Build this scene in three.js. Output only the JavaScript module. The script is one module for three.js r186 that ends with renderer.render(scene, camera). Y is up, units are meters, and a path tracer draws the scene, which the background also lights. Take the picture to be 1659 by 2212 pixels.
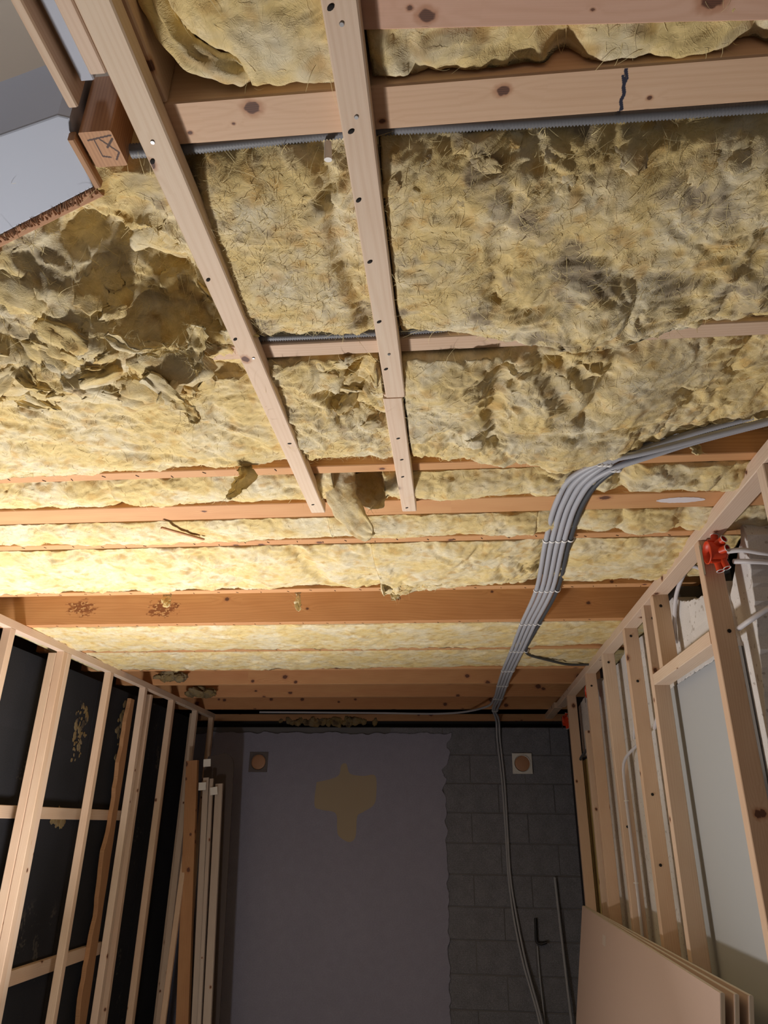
import * as THREE from 'three';
import { RectAreaLightUniformsLib } from 'three/addons/lights/RectAreaLightUniformsLib.js';
import { mergeGeometries, mergeVertices } from 'three/addons/utils/BufferGeometryUtils.js';
import { createNoise3D } from 'simplex-noise';

// ---------------------------------------------------------------- camera, light, exposure
const scene = new THREE.Scene();
scene.background = new THREE.Color(0x000000);
const camera = new THREE.PerspectiveCamera(71.42, 1659 / 2212, 0.05, 60);
camera.position.set(0, 1.65, 0);
camera.rotation.order = 'YXZ';
camera.rotation.set(23.75 * Math.PI / 180, 5.65 * Math.PI / 180, 0.78 * Math.PI / 180);
scene.add(camera);
const renderer = new THREE.WebGLRenderer({ antialias: true });
renderer.toneMapping = THREE.LinearToneMapping;
renderer.toneMappingExposure = 1.0;
renderer.shadowMap.enabled = true;
RectAreaLightUniformsLib.init();
const LAMP = { pos: [-1.62, 0.36, -3.1], aim: [-0.22, .83, 0.46], w: .3, h: .22, power: 500, color: 0xfffaf6, fill_dome: 3 };   // unseen flood lamp below the frame, facing up, plus an added fill light
const UPSTAIRS = { pos: [-1.1, 4.5, 0.35], power: 1.6, color: 0xe6eeff };      // unseen globe lamp, placed to light the beige stairwell walls

// ---------------------------------------------------------------- helpers
function rng(seed) { let a = seed >>> 0; return () => { a |= 0; a = a + 0x6D2B79F5 | 0; let t = Math.imul(a ^ a >>> 15, 1 | a); t = t + Math.imul(t ^ t >>> 7, 61 | t) ^ t; return ((t ^ t >>> 14) >>> 0) / 4294967296; }; }
const N3 = createNoise3D(rng(11));
const fbm = (x, y, z, o = 3) => { let s = 0, a = .5, f = 1; for (let i = 0; i < o; i++) { s += a * N3(x * f, y * f, z * f); a *= .5; f *= 2.03; } return s; };
const billow = (x, y, z, o = 3) => { let s = 0, a = .5, f = 1; for (let i = 0; i < o; i++) { s += a * Math.abs(N3(x * f, y * f, z * f)); a *= .5; f *= 2.1; } return s; };
const lerp = (a, b, t) => a + (b - a) * t, clamp = (x, a = 0, b = 1) => Math.min(b, Math.max(a, x));
const smooth = (a, b, x) => { const t = clamp((x - a) / (b - a)); return t * t * (3 - 2 * t); };
const lin = (pts) => (x) => { if (x <= pts[0][0]) return pts[0][1]; for (let i = 1; i < pts.length; i++) if (x <= pts[i][0]) { const [a, b] = [pts[i - 1], pts[i]]; return lerp(a[1], b[1], smooth(a[0], b[0], x)); } return pts[pts.length - 1][1]; };
const srgb = (r, g, b) => new THREE.Color().setRGB(r / 255, g / 255, b / 255, THREE.SRGBColorSpace);
const used = new Map();
const numbered = (n) => { const k = used.get(n) || 0; used.set(n, k + 1); return k ? `${n}_${String(k).padStart(3, '0')}` : n; };
function shadow(o) { o.castShadow = true; o.receiveShadow = true; return o; }
function mesh(name, geo, mat, parent) { const m = shadow(new THREE.Mesh(geo, mat)); m.name = parent ? name : numbered(name); (parent || scene).add(m); return m; }
function group(name, [x, y, z], label, category, grp) { const g = new THREE.Group(); g.name = numbered(name); g.position.set(x, y, z); g.userData = { label, category }; if (grp) g.userData.group = grp; scene.add(g); return g; }
function tag(o, label, category, grp, kind) { o.userData.label = label; if (category) o.userData.category = category; if (grp) o.userData.group = grp; if (kind) o.userData.kind = kind; return o; }
function struct(o, label) { o.userData.kind = 'structure'; if (label) o.userData.label = label; return o; }
const ORD = ['zeroth', 'first', 'second', 'third', 'fourth', 'fifth', 'sixth', 'seventh', 'eighth', 'ninth', 'tenth', 'eleventh', 'twelfth'];

// textures -------------------------------------------------------
function dataTex(w, h, fn, color = true) {
  const d = new Uint8Array(w * h * 4);
  for (let y = 0; y < h; y++) for (let x = 0; x < w; x++) { const c = fn(x, y), i = (y * w + x) * 4; d[i] = clamp(c[0], 0, 255); d[i + 1] = clamp(c[1], 0, 255); d[i + 2] = clamp(c[2], 0, 255); d[i + 3] = 255; }
  const t = new THREE.DataTexture(d, w, h, THREE.RGBAFormat); t.wrapS = t.wrapT = THREE.RepeatWrapping; t.magFilter = THREE.LinearFilter; t.minFilter = THREE.LinearMipmapLinearFilter; t.generateMipmaps = true;
  if (color) t.colorSpace = THREE.SRGBColorSpace; t.needsUpdate = true; return t;
}
// wood: u across the grain in metres / mW, v along the grain in metres / mH
function woodTex({ w = 512, h = 2048, mW = .5, mH = 4, base = [222, 190, 158], dark = [196, 150, 110], red = [214, 168, 140], knots = [], marks = null, seed = 1, rings = 110 }) {
  return dataTex(w, h, (px, py) => {
    const s = px / w * mW, t = py / h * mH; let def = 0, kn = 0, core = 0;
    for (const k of knots) { const dx = (s - k[0]), dt = (t - k[1]); const e = Math.hypot(dx, dt * .8) / k[2]; if (e < 7) { def += Math.sign(dx || 1) * 1.1 * Math.exp(-Math.hypot(dx / k[2] * .55, dt / k[2] * .3)); const ee = e + .18 * N3(s * 90, t * 90, seed); kn = Math.max(kn, 1 - smooth(.85, 1.12, ee)); core = Math.max(core, 1 - smooth(.95, 2.1, ee)); } }
    const wv = s * rings + 2.2 * N3(s * 5, t * .55, seed * 7.1) + .5 * N3(s * 22, t * 2.2, seed * 3.3) + def * 2.2;
    let r = .5 + .5 * Math.sin(wv * 6.283); r = r * r;
    const fine = N3(s * 700, t * 9, seed + 9.2), tone = N3(s * 6, t * .7, seed + 40), blot = N3(s * 16, t * 5, seed + 60);
    const a = clamp(.08 + .26 * r + .12 * fine + .1 * blot), b = clamp(.35 + .45 * tone);
    const c = [0, 1, 2].map(i => lerp(lerp(base[i], red[i], b), dark[i], a));
    if (core > 0) { const m = core * .55; c[0] = lerp(c[0], 168, m); c[1] = lerp(c[1], 112, m); c[2] = lerp(c[2], 78, m); }
    if (kn > 0) { const q = .85 + .15 * Math.sin(40 * s * 100); c[0] = lerp(c[0], 118 * q, kn); c[1] = lerp(c[1], 76 * q, kn); c[2] = lerp(c[2], 56 * q, kn); }
    if (marks) marks(s, t, c);
    return c;
  });
}
const rk = rng(77);
const randKnots = (n, mW, mH, r0, r1) => Array.from({ length: n }, () => [rk() * mW, rk() * mH, lerp(r0, r1, rk())]);
const woodMat = (o, rough = .68) => { const m = new THREE.MeshStandardMaterial({ map: woodTex(o), roughness: rough }); m.userData = { mW: o.mW || .5, mH: o.mH || 4 }; return m; };
const W = {
  joist: woodMat({ base: [212, 163, 112], dark: [176, 118, 70], red: [204, 148, 102], knots: randKnots(26, .5, 4, .006, .014), seed: 2 }),
  joist2: woodMat({ base: [208, 158, 108], dark: [172, 116, 70], red: [200, 142, 98], knots: randKnots(34, .5, 4, .008, .018), seed: 5 }),
  stud: woodMat({ base: [224, 202, 180], dark: [200, 168, 140], red: [220, 190, 168], knots: randKnots(24, .5, 4, .005, .011), seed: 8 }),
  stud2: woodMat({ base: [220, 194, 168], dark: [196, 158, 126], red: [216, 182, 156], knots: randKnots(22, .5, 4, .006, .012), seed: 13 }),
  old: woodMat({ base: [190, 144, 102], dark: [152, 104, 66], red: [180, 130, 90], knots: randKnots(30, .5, 4, .008, .016), seed: 17 }),
};

// a board with chamfered edges between two corners; axis = grain direction
function boardGeo([lx, ly, lz], axis, mat, uo = 0, vo = 0, ch = .0025, bend = 0) {
  const L = axis === 'x' ? lx : axis === 'y' ? ly : lz, P = axis === 'x' ? lz : lx, Q = axis === 'y' ? lz : ly;
  const p = P / 2, q = Q / 2, c = Math.min(ch, p * .4, q * .4);
  const ring = [[-p + c, -q], [p - c, -q], [p, -q + c], [p, q - c], [p - c, q], [-p + c, q], [-p, q - c], [-p, -q + c]];
  const us = [c, P - c, P, P + Q - 2 * c, P + Q, 2 * P + Q - 2 * c, 2 * P + Q, 2 * (P + Q) - 3 * c, 2 * (P + Q)];
  const pos = [], uv = [], idx = []; const { mW, mH } = mat.userData; const segs = bend ? 8 : 1;
  const put = (a, b, l, u, v) => { pos.push(...(axis === 'x' ? [l, b, a] : axis === 'y' ? [a, l, b] : [a, b, l])); uv.push(u, v); return pos.length / 3 - 1; };
  const off = (l) => bend * (1 - Math.pow(2 * l / L, 2));
  for (let i = 0; i < 8; i++) for (let s = 0; s < segs; s++) {
    const A = ring[i], B = ring[(i + 1) % 8], l0 = -L / 2 + L * s / segs, l1 = -L / 2 + L * (s + 1) / segs, b0 = off(l0), b1 = off(l1);
    const u0 = (us[i] + uo) / mW, u1 = (us[i + 1] + uo) / mW, v0 = (l0 + L / 2 + vo) / mH, v1 = (l1 + L / 2 + vo) / mH;
    const a = put(A[0] + b0, A[1], l0, u0, v0), b = put(B[0] + b0, B[1], l0, u1, v0), d = put(B[0] + b1, B[1], l1, u1, v1), e = put(A[0] + b1, A[1], l1, u0, v1);
    idx.push(a, b, d, a, d, e);
  }
  for (const sgn of [-1, 1]) { const l = sgn * L / 2; const ids = ring.map(([a, b]) => put(a + off(l), b, l, (a + p + uo) / mW, (b + q + vo) / mH)); for (let i = 1; i < 7; i++) sgn < 0 ? idx.push(ids[0], ids[i + 1], ids[i]) : idx.push(ids[0], ids[i], ids[i + 1]); }
  let g = new THREE.BufferGeometry(); g.setAttribute('position', new THREE.Float32BufferAttribute(pos, 3)); g.setAttribute('uv', new THREE.Float32BufferAttribute(uv, 2)); g.setIndex(idx);
  if (axis === 'y') flip(g);
  if (axis === 'x') { /* (l,b,a) keeps winding outward after flip */ flip(g); }
  g = g.toNonIndexed(); g.computeVertexNormals();
  // outward check
  const n = g.attributes.normal, ps = g.attributes.position; let dot = 0; for (let i = 0; i < n.count; i++) dot += n.getX(i) * ps.getX(i) + n.getY(i) * ps.getY(i) + n.getZ(i) * ps.getZ(i);
  if (dot < 0) { const ix = Array.from({ length: n.count }, (_, i) => i); for (let i = 0; i < ix.length; i += 3) [ix[i + 1], ix[i + 2]] = [ix[i + 2], ix[i + 1]]; g.setIndex(ix); g.computeVertexNormals(); }
  return g;
}
function flip(g) { const ix = g.index.array; for (let i = 0; i < ix.length; i += 3) { const t = ix[i + 1]; ix[i + 1] = ix[i + 2]; ix[i + 2] = t; } }
let bo = 0;
function board(name, [x0, y0, z0], [x1, y1, z1], axis, mat, parent, o = {}) {
  bo += 1; const g = boardGeo([x1 - x0, y1 - y0, z1 - z0], axis, mat, o.u ?? (bo * .137) % .5, o.v ?? (bo * .731) % 3, o.ch, o.bend);
  const m = mesh(name, g, mat, parent); m.position.set((x0 + x1) / 2, (y0 + y1) / 2, (z0 + z1) / 2);
  if (parent) m.position.sub(parent.position);
  return m;
}
// plain box with bevelled edges, uv in metres
function boxGeo(lx, ly, lz, ch = .002) { const fake = { userData: { mW: 1, mH: 1 } }; const ax = lx >= ly && lx >= lz ? 'x' : ly >= lz ? 'y' : 'z'; return boardGeo([lx, ly, lz], ax, fake, 0, 0, ch); }
function box(name, [x0, y0, z0], [x1, y1, z1], mat, parent, ch) { const m = mesh(name, boxGeo(x1 - x0, y1 - y0, z1 - z0, ch), mat, parent); m.position.set((x0 + x1) / 2, (y0 + y1) / 2, (z0 + z1) / 2); if (parent) m.position.sub(parent.position); return m; }
const V = (x, y, z) => new THREE.Vector3(x, y, z);
function tubeGeo(pts, r, seg, rad = 10, rib = 0, pitch = .005) {
  const c = new THREE.CatmullRomCurve3(pts, false, 'centripetal'), len = c.getLength(); if (rib) seg = Math.round(len / pitch * 2);
  const g = new THREE.TubeGeometry(c, seg, r, rad, false); const uv = g.attributes.uv; for (let i = 0; i < uv.count; i++) uv.setX(i, uv.getX(i) * len);
  if (rib) { const p = g.attributes.position, n = g.attributes.normal; for (let i = 0; i < p.count; i++) { const ringI = Math.floor(i / (rad + 1)); const d = (ringI % 2 ? -rib : 0); p.setXYZ(i, p.getX(i) + n.getX(i) * d, p.getY(i) + n.getY(i) * d, p.getZ(i) + n.getZ(i) * d); } }
  // close both ends with small caps
  const caps = [0, 1].map(k => { const cg = new THREE.CircleGeometry(r, rad), pt = c.getPoint(k), tn = c.getTangent(k).multiplyScalar(k ? 1 : -1); cg.applyQuaternion(new THREE.Quaternion().setFromUnitVectors(V(0, 0, 1), tn)); cg.translate(pt.x, pt.y, pt.z); return cg; });
  return mergeGeometries([g, ...caps]);
}
function rebase(m, parentPos) { m.geometry.computeBoundingBox(); const b = m.geometry.boundingBox, c = V((b.min.x + b.max.x) / 2, b.min.y, (b.min.z + b.max.z) / 2); m.geometry.translate(-c.x, -c.y, -c.z); m.position.copy(c); return m; }

// plain materials ------------------------------------------------
const std = (c, r = .8, o = {}) => new THREE.MeshStandardMaterial({ color: c, roughness: r, ...o });
const noiseTex = (w, h, m, fn) => { const t = dataTex(w, h, (x, y) => fn(x / w * m, y / h * m)); t.repeat.set(1 / m, 1 / m); return t; };
const plasterTex = noiseTex(512, 512, 2, (x, y) => { const v = 160 + 3 * fbm(x * 1.3, y * 1.3, 3) + 5 * N3(x * 90, y * 90, 5) + 2 * N3(x * 9, y * 9, 8); return [v * .97, v * .97, v * 1.1]; });
const leca = (k) => noiseTex(256, 256, .5, (x, y) => { const p = billow(x * 60, y * 60, k * 9.1, 2), v = 132 + 12 * fbm(x * 6, y * 6, k) + 60 * (p - .3) + 10 * N3(x * 200, y * 200, k); return [v * .98, v * .99, v * 1.06]; });
const blackTex = noiseTex(1024, 1024, 2, (x, y) => { // black wind barrier board with glue and fluff residue
  const v = 26 + 4 * N3(x * 3, y * 3, 2) + 5 * N3(x * 120, y * 120, 4), s = smooth(.38, .62, fbm(x * 5, y * 3.2, 21, 2) + .35 * N3(x * 33, y * 33, 9)) * smooth(.1, .4, N3(x * 1.4, y * .9, 30));
  return [lerp(v, 96, s * .6), lerp(v * 1.02, 86, s * .6), lerp(v * 1.25, 72, s * .6)];
});
const floorTex = noiseTex(512, 512, 3, (x, y) => { const v = 118 + 22 * fbm(x * 1.1, y * 1.1, 3) + 10 * N3(x * 60, y * 60, 5); return [v, v * .98, v * .95]; });
const epsTex = noiseTex(512, 512, .6, (x, y) => { const c = billow(x * 110, y * 110, 3, 1), sp = smooth(.72, .8, N3(x * 30, y * 30, 12)) * .35, v = 226 - 26 * c + 8 * N3(x * 5, y * 5, 9); return [lerp(v, 120, sp), lerp(v * .985, 105, sp), lerp(v * .975, 95, sp)]; });
const M = {
  plaster: std(0xffffff, .85, { map: plasterTex }),
  patch: std(srgb(178, 164, 142), .9),
  black: std(0xffffff, .9, { map: blackTex }),
  floor: std(0xffffff, .9, { map: floorTex }),
  whitewall: std(srgb(214, 210, 204), .9),
  header: std(srgb(184, 191, 206), .75), soffit: std(srgb(206, 196, 182), .9),
  chip: std(srgb(184, 140, 108), .95),
  eps: std(0xffffff, .9, { map: epsTex }),
  panel: std(srgb(176, 180, 184), .8),
  gypsum: std(srgb(192, 168, 156), .9), gypsumEdge: std(srgb(206, 200, 192), .9),
  conduit: std(srgb(172, 173, 180), .5), conduitWhite: std(srgb(206, 202, 206), .5), conduitMid: std(srgb(118, 119, 124), .55), conduitDark: std(srgb(70, 72, 76), .5),
  clip: std(srgb(232, 230, 228), .5), steel: std(srgb(150, 150, 152), .35, { metalness: .9 }), dark: std(srgb(30, 24, 20), .9),
  staple: std(srgb(72, 54, 42), .5, { metalness: .4 }), red: std(srgb(214, 66, 26), .45), darkpipe: std(srgb(34, 33, 36), .5), membrane: std(srgb(30, 29, 32), .8),
  mortar: std(srgb(118, 117, 120), .95), grey: std(srgb(112, 104, 104), .7), white: std(srgb(236, 234, 230), .6), copper: std(srgb(190, 142, 110), .45), wpaint: std(srgb(225, 218, 222), .7),
};
const blocks = [1, 2, 3].map(k => std(0xffffff, .95, { map: leca(k) }));

// ---------------------------------------------------------------- room shell
const CEIL = 2.65;                       // underside of the joists
struct(box('floor', [-3, -.12, -7.4], [1.4, 0, 2.2], M.floor), 'grey concrete floor');
const sub = new THREE.Group(); sub.name = numbered('ceiling'); sub.position.set(-.8, 2.865, -2.6); scene.add(sub); struct(sub, 'chipboard subfloor above the joists with a stairwell opening');
{ const cm = std(srgb(176, 132, 88), .9); for (const [x0, x1, z0, z1] of [[-3, 1.4, -7.4, -.78], [-.566, 1.4, -.78, 2.2], [-3, -1.62, -.78, 2.2], [-1.62, -.566, 1.2, 2.2]]) box('subfloor_panel', [x0, 2.865, z0], [x1, 2.9, z1], cm, sub); }
// left: black wind barrier boards behind the timber frame
const wallL = new THREE.Group(); wallL.name = numbered('wall_left'); wallL.position.set(-2.7, 0, -2.6); scene.add(wallL); struct(wallL, 'black wind barrier boards behind the left timber frame');
for (let i = 0; i < 8; i++) { const z1 = 2.1 - i * 1.2, m = box('board', [-2.72, 0, Math.max(z1 - 1.196, -7.39)], [-2.60, 2.6, z1], M.black, wallL, .004); const uv = m.geometry.attributes.uv; for (let k = 0; k < uv.count; k++) uv.setXY(k, uv.getX(k) + i * .61, uv.getY(k) + i * .37); }
struct(box('wall_outer_left', [-3, 0, -7.4], [-2.722, 2.86, 2.2], M.membrane), 'dark outer wall behind the left boards');
struct(box('wall_back', [-3, 0, 2.08], [1.4, 2.86, 2.2], M.whitewall), 'white wall behind the viewer');
struct(box('wall_outer_right', [1.26, 0, -7.4], [1.4, 2.86, 2.2], M.mortar), 'outer right wall');

// far wall: block wall with a grey painted render coat over its left part
const FZ = -7.2;
const wallF = new THREE.Group(); wallF.name = numbered('wall_far'); wallF.position.set(-.8, 0, FZ); scene.add(wallF); struct(wallF, 'far wall, grey render on the left and bare blocks on the right');
box('mortar', [-3, 0, FZ - .19], [1.26, 2.53, FZ - .003], M.mortar, wallF);
{
  const r = rng(5); let row = 0; const H = .255;
  for (let y = 2.53; y > -.05; y -= H, row++) {
    for (let k = 0; k < 4; k++) {
      let x0 = -.62 + k * .51 + (row % 2 ? .255 : 0), x1 = x0 + .502; x1 = Math.min(x1, 1.25); if (x1 - x0 < .08) continue;
      const y0 = Math.max(.002, y - H + .008); if (y - y0 < .05) continue;
      const b = box('block', [x0, y0, FZ - .1], [x1, y - .001, FZ + .001 + r() * .005], blocks[Math.floor(r() * 3)], wallF, .005); b.rotation.y = (r() - .5) * .004;
    }
  }
  // render coat: ragged right edge
  const sh = new THREE.Shape(); sh.moveTo(-2.72, 0); sh.lineTo(-.1, 0);
  for (let y = 0; y <= 2.5; y += .02) { const w = y > 1.9 ? .03 : .012; sh.lineTo(-.095 + w * fbm(y * 7, 3, 1) * 2 + .05 * smooth(2.1, 2.3, y) + (y > 1.95 && y < 2.05 ? -.02 : 0), y); }
  for (let x = -.05; x >= -2.72; x -= .03) sh.lineTo(x, 2.47 + .03 * fbm(x * 5, 8, 2));
  sh.closePath();
  const g = new THREE.ExtrudeGeometry(sh, { depth: .012, bevelEnabled: true, bevelSize: .003, bevelThickness: .003, bevelSegments: 1 }); g.translate(0, 0, FZ + .0005);
  const m = mesh('render_coat', g, M.plaster, wallF); m.position.set(.8, 0, -FZ); m.userData.label = 'grey painted render with a ragged right edge';
  const p = new THREE.Shape(); const outline = [[-1.36, 2.03], [-1.22, 2.06], [-1.14, 2.1], [-1.12, 2.19], [-1.07, 2.2], [-1.03, 2.11], [-.9, 2.09], [-.78, 2.09], [-.77, 1.9], [-.8, 1.82], [-.9, 1.76], [-.95, 1.72], [-.96, 1.55], [-1.02, 1.5], [-1.12, 1.55], [-1.14, 1.62], [-1.16, 1.75], [-1.3, 1.78], [-1.37, 1.82]].map(([x, y]) => new THREE.Vector2(x * .973, .046 + y * .973));
  p.setFromPoints(new THREE.SplineCurve([...outline, outline[0]]).getPoints(90));
  const pg = new THREE.ExtrudeGeometry(p, { depth: .0015, bevelEnabled: false }); pg.translate(.8, 0, .0158); mesh('filler_patch', pg, M.patch, wallF).userData.label = 'beige filler patch';
  // broken dark gap along the top of the wall
  box('gap_strip', [-3, 2.531, FZ - .17], [1.26, 2.64, FZ - .09], M.membrane, wallF);
  board('wall_plate', [-2.6, 2.585, FZ + .01], [1.2, CEIL - .002, FZ + .06], 'x', W.old, wallF, {});
}
function vent(x, y, plate, disc, label) {
  const g = group('wall_vent', [x, y - .09, FZ + .0155], label, 'vent');
  const s = new THREE.Shape(); s.moveTo(-.09, -.09); s.lineTo(.09, -.09); s.lineTo(.09, .09); s.lineTo(-.09, .09); s.closePath(); const h = new THREE.Path(); h.absarc(0, 0, .072, 0, 6.283); s.holes.push(h);
  mesh('plate', new THREE.ExtrudeGeometry(s, { depth: .006, bevelEnabled: true, bevelSize: .002, bevelThickness: .002, bevelSegments: 1, curveSegments: 28 }), plate, g).position.y = .09;
  const ring = mesh('pipe_rim', new THREE.LatheGeometry([[.072, -.0], [.072, .014], [.078, .014], [.08, .006], [.08, -.0]].map(a => new THREE.Vector2(...a)), 32), plate, g); ring.rotation.x = Math.PI / 2; ring.position.y = .09;
  const d = mesh('cover_disc', new THREE.LatheGeometry([[.0001, .012], [.05, .011], [.066, .006], [.07, .001], [.07, -.001], [.0001, -.001]].map(a => new THREE.Vector2(...a)), 32), disc, g); d.rotation.x = Math.PI / 2; d.position.y = .09;
  return g;
}
vent(-1.905, 2.2, M.grey, M.copper, 'round tan wall vent on the grey render, left side of the far wall');
vent(.63, 2.2, M.white, M.copper, 'round vent in a white square plate on the bare blocks');

// ---------------------------------------------------------------- ceiling joists
const J = [ // name key, z near, z far, material, bottom
  ['M', -6.82, -6.868, W.joist2], ['L', -6.135, -6.183, W.joist2], ['K', -5.528, -5.576, W.joist2], ['J', -4.955, -5.003, W.joist], ['I', -4.35, -4.398, W.joist], ['H', -3.705, -3.753, null], ['G', -3.125, -3.173, W.joist], ['F', -2.505, -2.553, W.joist], ['E', -2.17, -2.288, W.joist], ['D', -1.906, -1.954, W.joist], ['C', -1.303, -1.352, W.stud2]];
const jn = {};
const matH = woodMat({ base: [210, 158, 106], dark: [176, 118, 70], red: [202, 144, 96], w: 512, h: 2048, mW: .55, mH: 4, seed: 71, rings: 60, knots: [[.18, 1.446, .01], [.12, 1.9, .006], [.17, 2.4, .007], [.1, 3.1, .008], [.2, 2.9, .006], [.13, 3.4, .008]],
  marks: (s, t, c) => { // crushed patches left by old nail plates
    for (const [u, v, a, b] of [[.141, .611, .05, .085], [.134, 1.095, .055, .1]]) { const e = Math.hypot((s - u) / a, (t - v) / b) + .8 * fbm(s * 30, t * 18, 4, 3); if (e < .95) { const f = fbm(s * 70, t * 40, 6, 2); const k = f > .22 ? [214, 176, 128] : [120, 66, 34]; const m = .75 * (1 - smooth(.6, .95, e)); for (let i = 0; i < 3; i++) c[i] = lerp(c[i], k[i], m); } } } });
const extra = { E: 'wide flat-laid ceiling joist where the two battens end', D: 'ceiling joist under which the conduit bundle bends', H: 'deep orange ceiling joist with knotty brown patches beside the empty bay', C: 'pale ceiling joist crossed by both battens below the sagging insulation bulge', G: 'thin stapled ceiling joist edge in front of the empty bay', F: 'stapled ceiling joist just beyond the batten ends', I: 'ceiling joist flush between the two smooth far insulation bays', J: 'ceiling joist where the yellow insulation stops', K: 'bare orange ceiling joist beyond the last insulation', L: 'bare ceiling joist, second from the far wall', M: 'bare ceiling joist nearest the far wall' };
for (const [k, zn, zf, mat] of J) {
  const x0 = k === 'C' ? -2.4 : -2.68, h = k === 'E' ? .10 : .213;
  const m = board('ceiling_joist', [x0, CEIL, zf], [1.22, CEIL + h, zn], 'x', mat || matH, null, mat ? {} : { u: 0, v: 0 }); jn[k] = m;
  tag(m, extra[k], 'joist', 'ceiling joists');
}
// staples along the stapled joists
const stapleG = (() => { const a = new THREE.BoxGeometry(.012, .0016, .0016), b = new THREE.BoxGeometry(.0016, .006, .0016); b.translate(.006, .003, 0); return mergeGeometries([a, b]); })();
{
  const r = rng(31);
  for (const [k, x0, x1, st] of [['D', -1.4, -.42, .1], ['F', -1.7, .86, .1], ['G', -2.1, .86, .11], ['H', -2.2, .86, .12], ['I', -2.1, .3, .14]]) {
    const j = jn[k];
    for (let x = x0; x < x1; x += st * (.8 + .4 * r())) { const s = mesh('staple', stapleG, M.staple, j); s.position.set(x - j.position.x, CEIL - j.position.y - .0012, (r() - .5) * .025); s.rotation.y = .5 + r() * 1.2; }
  }
}
// front joist B: pale planed timber with knots, marker line
const matB = woodMat({ w: 512, h: 2048, mW: .55, mH: 2, base: [228, 194, 162], dark: [206, 164, 128], red: [222, 184, 152], rings: 70, seed: 23,
  knots: [[.054, .422, .0095], [.05, .801, .0075], [.015, .618, .004], [.03, .386, .002], [.02, .313, .003], [.02, 1.02, .003]],
  marks: (s, t, c) => { // dark blue marker: a forked stroke across the lower face
    const d1 = Math.abs(t - (.981 - s * .06) - .0012 * Math.sin(s * 260)), on = s > .0 && s < .069, fork = Math.abs(t - (.9785 - (s - .04) * .3)); if ((on && d1 < .0026) || (s > .036 && s < .06 && fork < .002)) { c[0] = 34; c[1] = 36; c[2] = 58; } } });
{
  const m = board('ceiling_joist', [-.455, CEIL, -.778], [1.22, CEIL + .213, -.705], 'x', matB, null, { u: 0, v: .25 }); jn.B = m;
  tag(m, 'wide pale joist nearest the viewer with knots and a dark blue pen mark', 'joist', 'ceiling joists');
}
const matA = woodMat({ w: 512, h: 1024, mW: .5, mH: 2, base: [222, 184, 160], dark: [202, 156, 128], red: [218, 172, 148], rings: 60, seed: 29, knots: [[.018, .278, .0085], [.028, .256, .0032], [.03, .655, .0125], [.02, .5, .002]] });
{
  const m = board('ceiling_nogging', [-.19, CEIL, -.7], [1.1, CEIL + .1, -.59], 'x', matA, null, { u: 0, v: .1 }); m.rotation.y = .062; m.position.set(.455, CEIL + .05, -.603);
  tag(m, 'short pinkish timber with two dark knots at the top edge, behind the right batten', 'nogging');
  const t = board('ceiling_trimmer', [-.456, CEIL, -.703], [-.408, CEIL + .213, .3], 'z', W.stud2, null, {}); tag(t, 'trimmer beside the left batten, meeting the wide pale joist', 'joist');
}
// ---------------------------------------------------------------- battens under the joists
const batMat1 = woodMat({ w: 256, h: 2048, mW: .25, mH: 2, base: [232, 210, 184], dark: [212, 180, 148], red: [228, 198, 172], rings: 90, seed: 37, knots: [[.012, 1.118, .0085], [.001, 1.641, .007]] });
const batMat2 = woodMat({ w: 256, h: 2048, mW: .25, mH: 2, base: [232, 210, 186], dark: [210, 176, 146], red: [228, 198, 174], rings: 80, seed: 41, knots: [[.02, 1.55, .004]] });
function holes(b, list) { // dark nail and screw holes in the underside
  for (const [x, z, kind] of list) {
    const g = kind ? new THREE.CylinderGeometry(.0042, .003, .003, 10) : new THREE.SphereGeometry(.0048, 10, 5); if (!kind) g.scale(.8, .3, 1.3);
    const m = mesh(kind ? 'screw_head' : 'nail_hole', g, kind ? M.steel : M.dark, b); m.position.set(x - b.position.x, 2.6138 - b.position.y, z - b.position.z); m.rotation.y = x * 40;
  }
}
{
  const b1 = board('ceiling_batten', [-.462, 2.614, -2.172], [-.414, CEIL - .0005, .3], 'z', batMat1, null, { u: 0, v: .25, bend: .0 });
  tag(b1, 'long left ceiling batten with a big knot, running towards the far wall', 'batten', 'ceiling battens');
  holes(b1, [[-.441, -.741, 1], [-.455, -.775], [-.452, -1.045], [-.452, -1.23], [-.433, -1.695], [-.444, -2.105], [-.43, -1.3, 1]]);
  const b2 = board('ceiling_batten', [-.146, 2.614, -1.485], [-.098, CEIL - .0005, .3], 'z', batMat2, null, { u: 0, v: .1 });
  tag(b2, 'right ceiling batten with a row of dark nail holes, crossing the pen-marked joist', 'batten', 'ceiling battens');
  holes(b2, [[-.134, -.568], [-.123, -.59, 1], [-.121, -.725, 1], [-.132, -.748], [-.137, -.878], [-.134, -1.022], [-.134, -1.196], [-.123, -1.309, 1], [-.135, -1.365]]);
  const b3 = board('ceiling_batten', [-.154, 2.614, -2.18], [-.106, CEIL - .0005, -1.49], 'z', batMat2, null, { u: .3, v: 1 });
  tag(b3, 'short batten piece continuing the right batten, splintered at the joint', 'batten', 'ceiling battens');
  holes(b3, [[-.131, -1.688], [-.13, -1.811], [-.135, -1.921], [-.137, -2.15]]);
  for (let i = 0; i < 5; i++) { const g = new THREE.ConeGeometry(.004, .03 + .01 * (i % 3), 4); g.rotateX(-Math.PI / 2); const s = mesh('splinter', g, i % 2 ? M.dark : batMat2, b3); s.position.set(-.018 + i * .008, -.012 + .004 * (i % 3), .345 + .004 * i); }
}

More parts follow.
